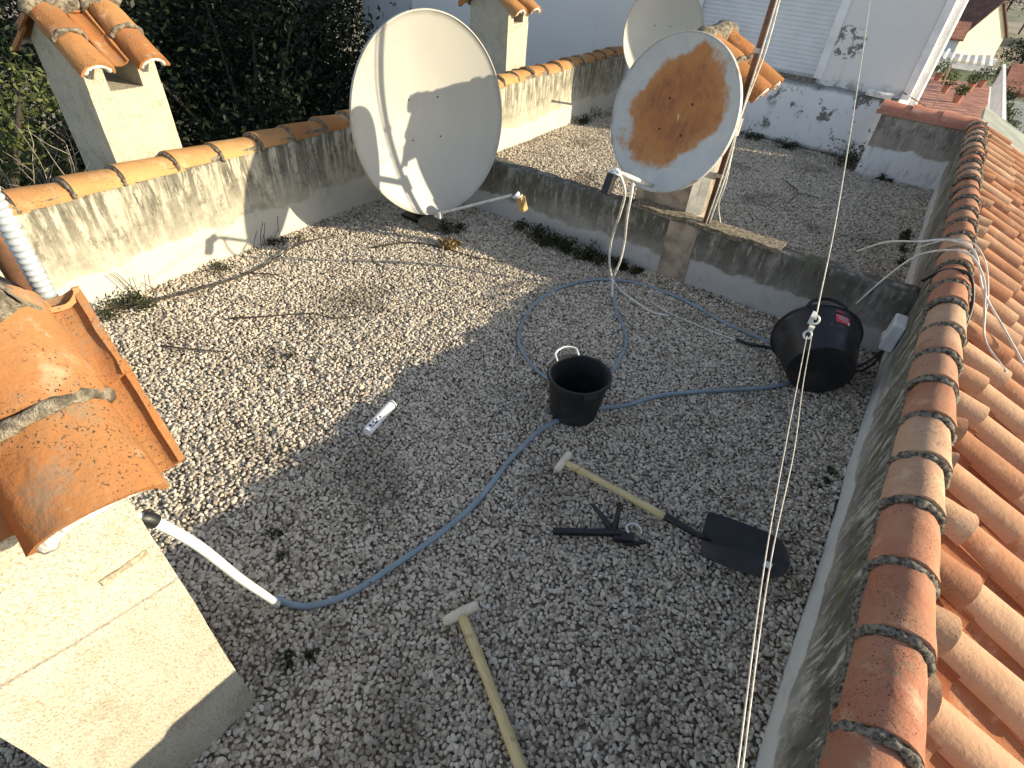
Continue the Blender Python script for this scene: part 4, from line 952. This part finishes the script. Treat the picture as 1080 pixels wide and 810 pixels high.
mb = MB(); mb.box(-1.6,1.25,24.05,24.2,-.82,-.68); mb.box(-1.6,1.25,26.35,26.5,-.82,-.68)
for i in range(13): mb.box(-1.5+i*.21,-1.42+i*.21,23.9,26.7,-.678,-.60)
obj('beam', mb, M['trim'], p)
p = thing('building', (0, 27, -9), 'low garden annex carrying the white pergola', 'building')
mb = MB(); mb.box(-6,2.1,23.3,28,-9,-2.4); obj('wall', mb, M['wallw'], p); mb = MB(); mb.box(1.5,2.1,23.4,27.9,-2.4,-1.9); obj('garden_wall', mb, M['roof_red'], p)

def house(x0, x1, y0, y1, z0, ze, zr, wall, roof, label, win=True, gable='y', group='houses of the town beyond the terrace'):
    p = thing('house', ((x0+x1)/2, y0, z0), label, 'house', group); mb = MB(); xc = (x0+x1)/2; yc = (y0+y1)/2
    if gable == 'y': mb.prism([(x0,y0,z0),(x1,y0,z0),(x1,y0,ze),(xc,y0,zr),(x0,y0,ze)], (0,y1-y0,0))
    else: mb.prism([(x0,y0,z0),(x0,y1,z0),(x0,y1,ze),(x0,yc,zr),(x0,y0,ze)], (x1-x0,0,0))
    obj('wall', mb, wall, p); mb = MB(); o_ = .35
    if gable == 'y':
        k = (zr-ze)/(xc-x0)
        for s_ in (-1, 1):
            e_ = xc + s_*((xc-x0)+o_); mb.prism([(xc,y0-o_,zr+.04),(e_,y0-o_,ze-k*o_+.04),(e_,y0-o_,ze-k*o_+.24),(xc,y0-o_,zr+.26)], (0,y1-y0+2*o_,0))
    else:
        k = (zr-ze)/(yc-y0)
        for s_ in (-1, 1):
            e_ = yc + s_*((yc-y0)+o_); mb.prism([(x0-o_,yc,zr+.04),(x0-o_,e_,ze-k*o_+.04),(x0-o_,e_,ze-k*o_+.24),(x0-o_,yc,zr+.26)], (x1-x0+2*o_,0,0))
    obj('roof', mb, roof, p)
    if win:
        n_ = max(1, int((x1-x0)/2.6))
        for i in range(n_):
            for zz in ((z0+.9), (z0+3.6)):
                if zz+1.3 > ze: continue
                cx = x0+(x1-x0)*(i+.5)/n_; f_ = obj('window', MB().box(cx-.6,cx+.6,y0-.06,y0-.002,zz,zz+1.25), M['trim'], p); obj('pane', MB().box(cx-.48,cx+.48,y0-.09,y0-.062,zz+.1,zz+1.15), M['glass_dark'], f_)
    return p
h_ = house(-1.6, 6.2, 110, 122, -12, -6.6, -2.9, M['cream'], M['roof_brown'], 'cream gable ended house with brown roof far beyond the corner of the building', win=False); h_.rotation_euler.z = R(52)
house(-9, -1.4, 106, 118, -12, -7.6, -4.6, M['wallw'], M['roof_brown'], 'white house with dark brown roof left of the cream gable', gable='x')
house(-8, 2.2, 128, 140, -12, -3.0, -.2, M['wallw'], M['roof_brown'], 'white house behind and above the cream gable', gable='x')
house(-6.5, -.1, 95, 104, -12, -6.3, -5.0, M['wallw'], M['roof_red'], 'low white house with small windows between the cream gable and the pergola', gable='x')
house(8.2, 15, 76, 84, -9, -4.7, -3.0, M['cream'], M['roof_brown'], 'house with dark roof and white dormer at the right edge', gable='x')
house(4.6, 9.5, 62, 70, -9, -6.3, -5.0, M['cream'], M['roof_red'], 'low ochre house with tiled roof at the right edge', gable='x')
house(9, 17, 130, 142, -10, -4.5, -2.6, M['wallw'], M['roof_red'], 'white house with red roof in the far distance', gable='x')
house(-22, -11, 120, 132, -11, -5, -2.6, M['cream'], M['roof_red'], 'pale house with red roof hidden far behind the building', gable='x')
mb = MB(); mb.box(3.4, 14, 40, 54, -9, -5.6); p = thing('flat_roof', (8,46,-9), 'long grey flat roof far below at the right edge', 'roof'); obj('roof_sheet', mb, M['slab'], p)
k = 0
for (x,y,zc,r_,lab) in ((7.0,96,-5.6,2.6,'dark round tree right of the cream gabled house'), (5.6,82,-6.6,2.0,'dark tree at the foot of the cream gabled house'), (4.6,56,-6.3,1.5,'dark bush below the dark town tree'), (3.2,40,-4.4,.9,'dark shrub beside the white pergola'), (3.9,38,-5.1,1.0,'bright green garden shrub near the right edge'), (3.4,32,-4.6,.9,'bright green shrub just above the flat roof'), (2.3,30,-2.9,.6,'green climber beside the pergola posts'), (8,150,-3.2,3.2,'dark tree at the top right corner'), (12.5,145,-3.4,3.0,'dark tree at the right edge of the skyline'), (4.6,150,-2.6,2.6,'dark tree on the skyline above the cream gable'), (-.6,30,-2.6,.8,'green shrub seen through the pergola'), (0.9,31,-2.9,.8,'leafy shrub behind the pergola beam'),(4.9,34,-5.6,1.2,'sunny green hedge at the right edge')):
    k += 1; far = 'leaf_far' if 'green' in lab or 'leafy' in lab else 'leaf_dark'
    tree('broadleaf_tree', (x,y,-9 if y < 100 else -10), None, (x,y,zc), r_, 26, 70, .12*max(1,r_*.9), lab, 70+k, far, 'trees and shrubs of the town', clump=r_*.35)
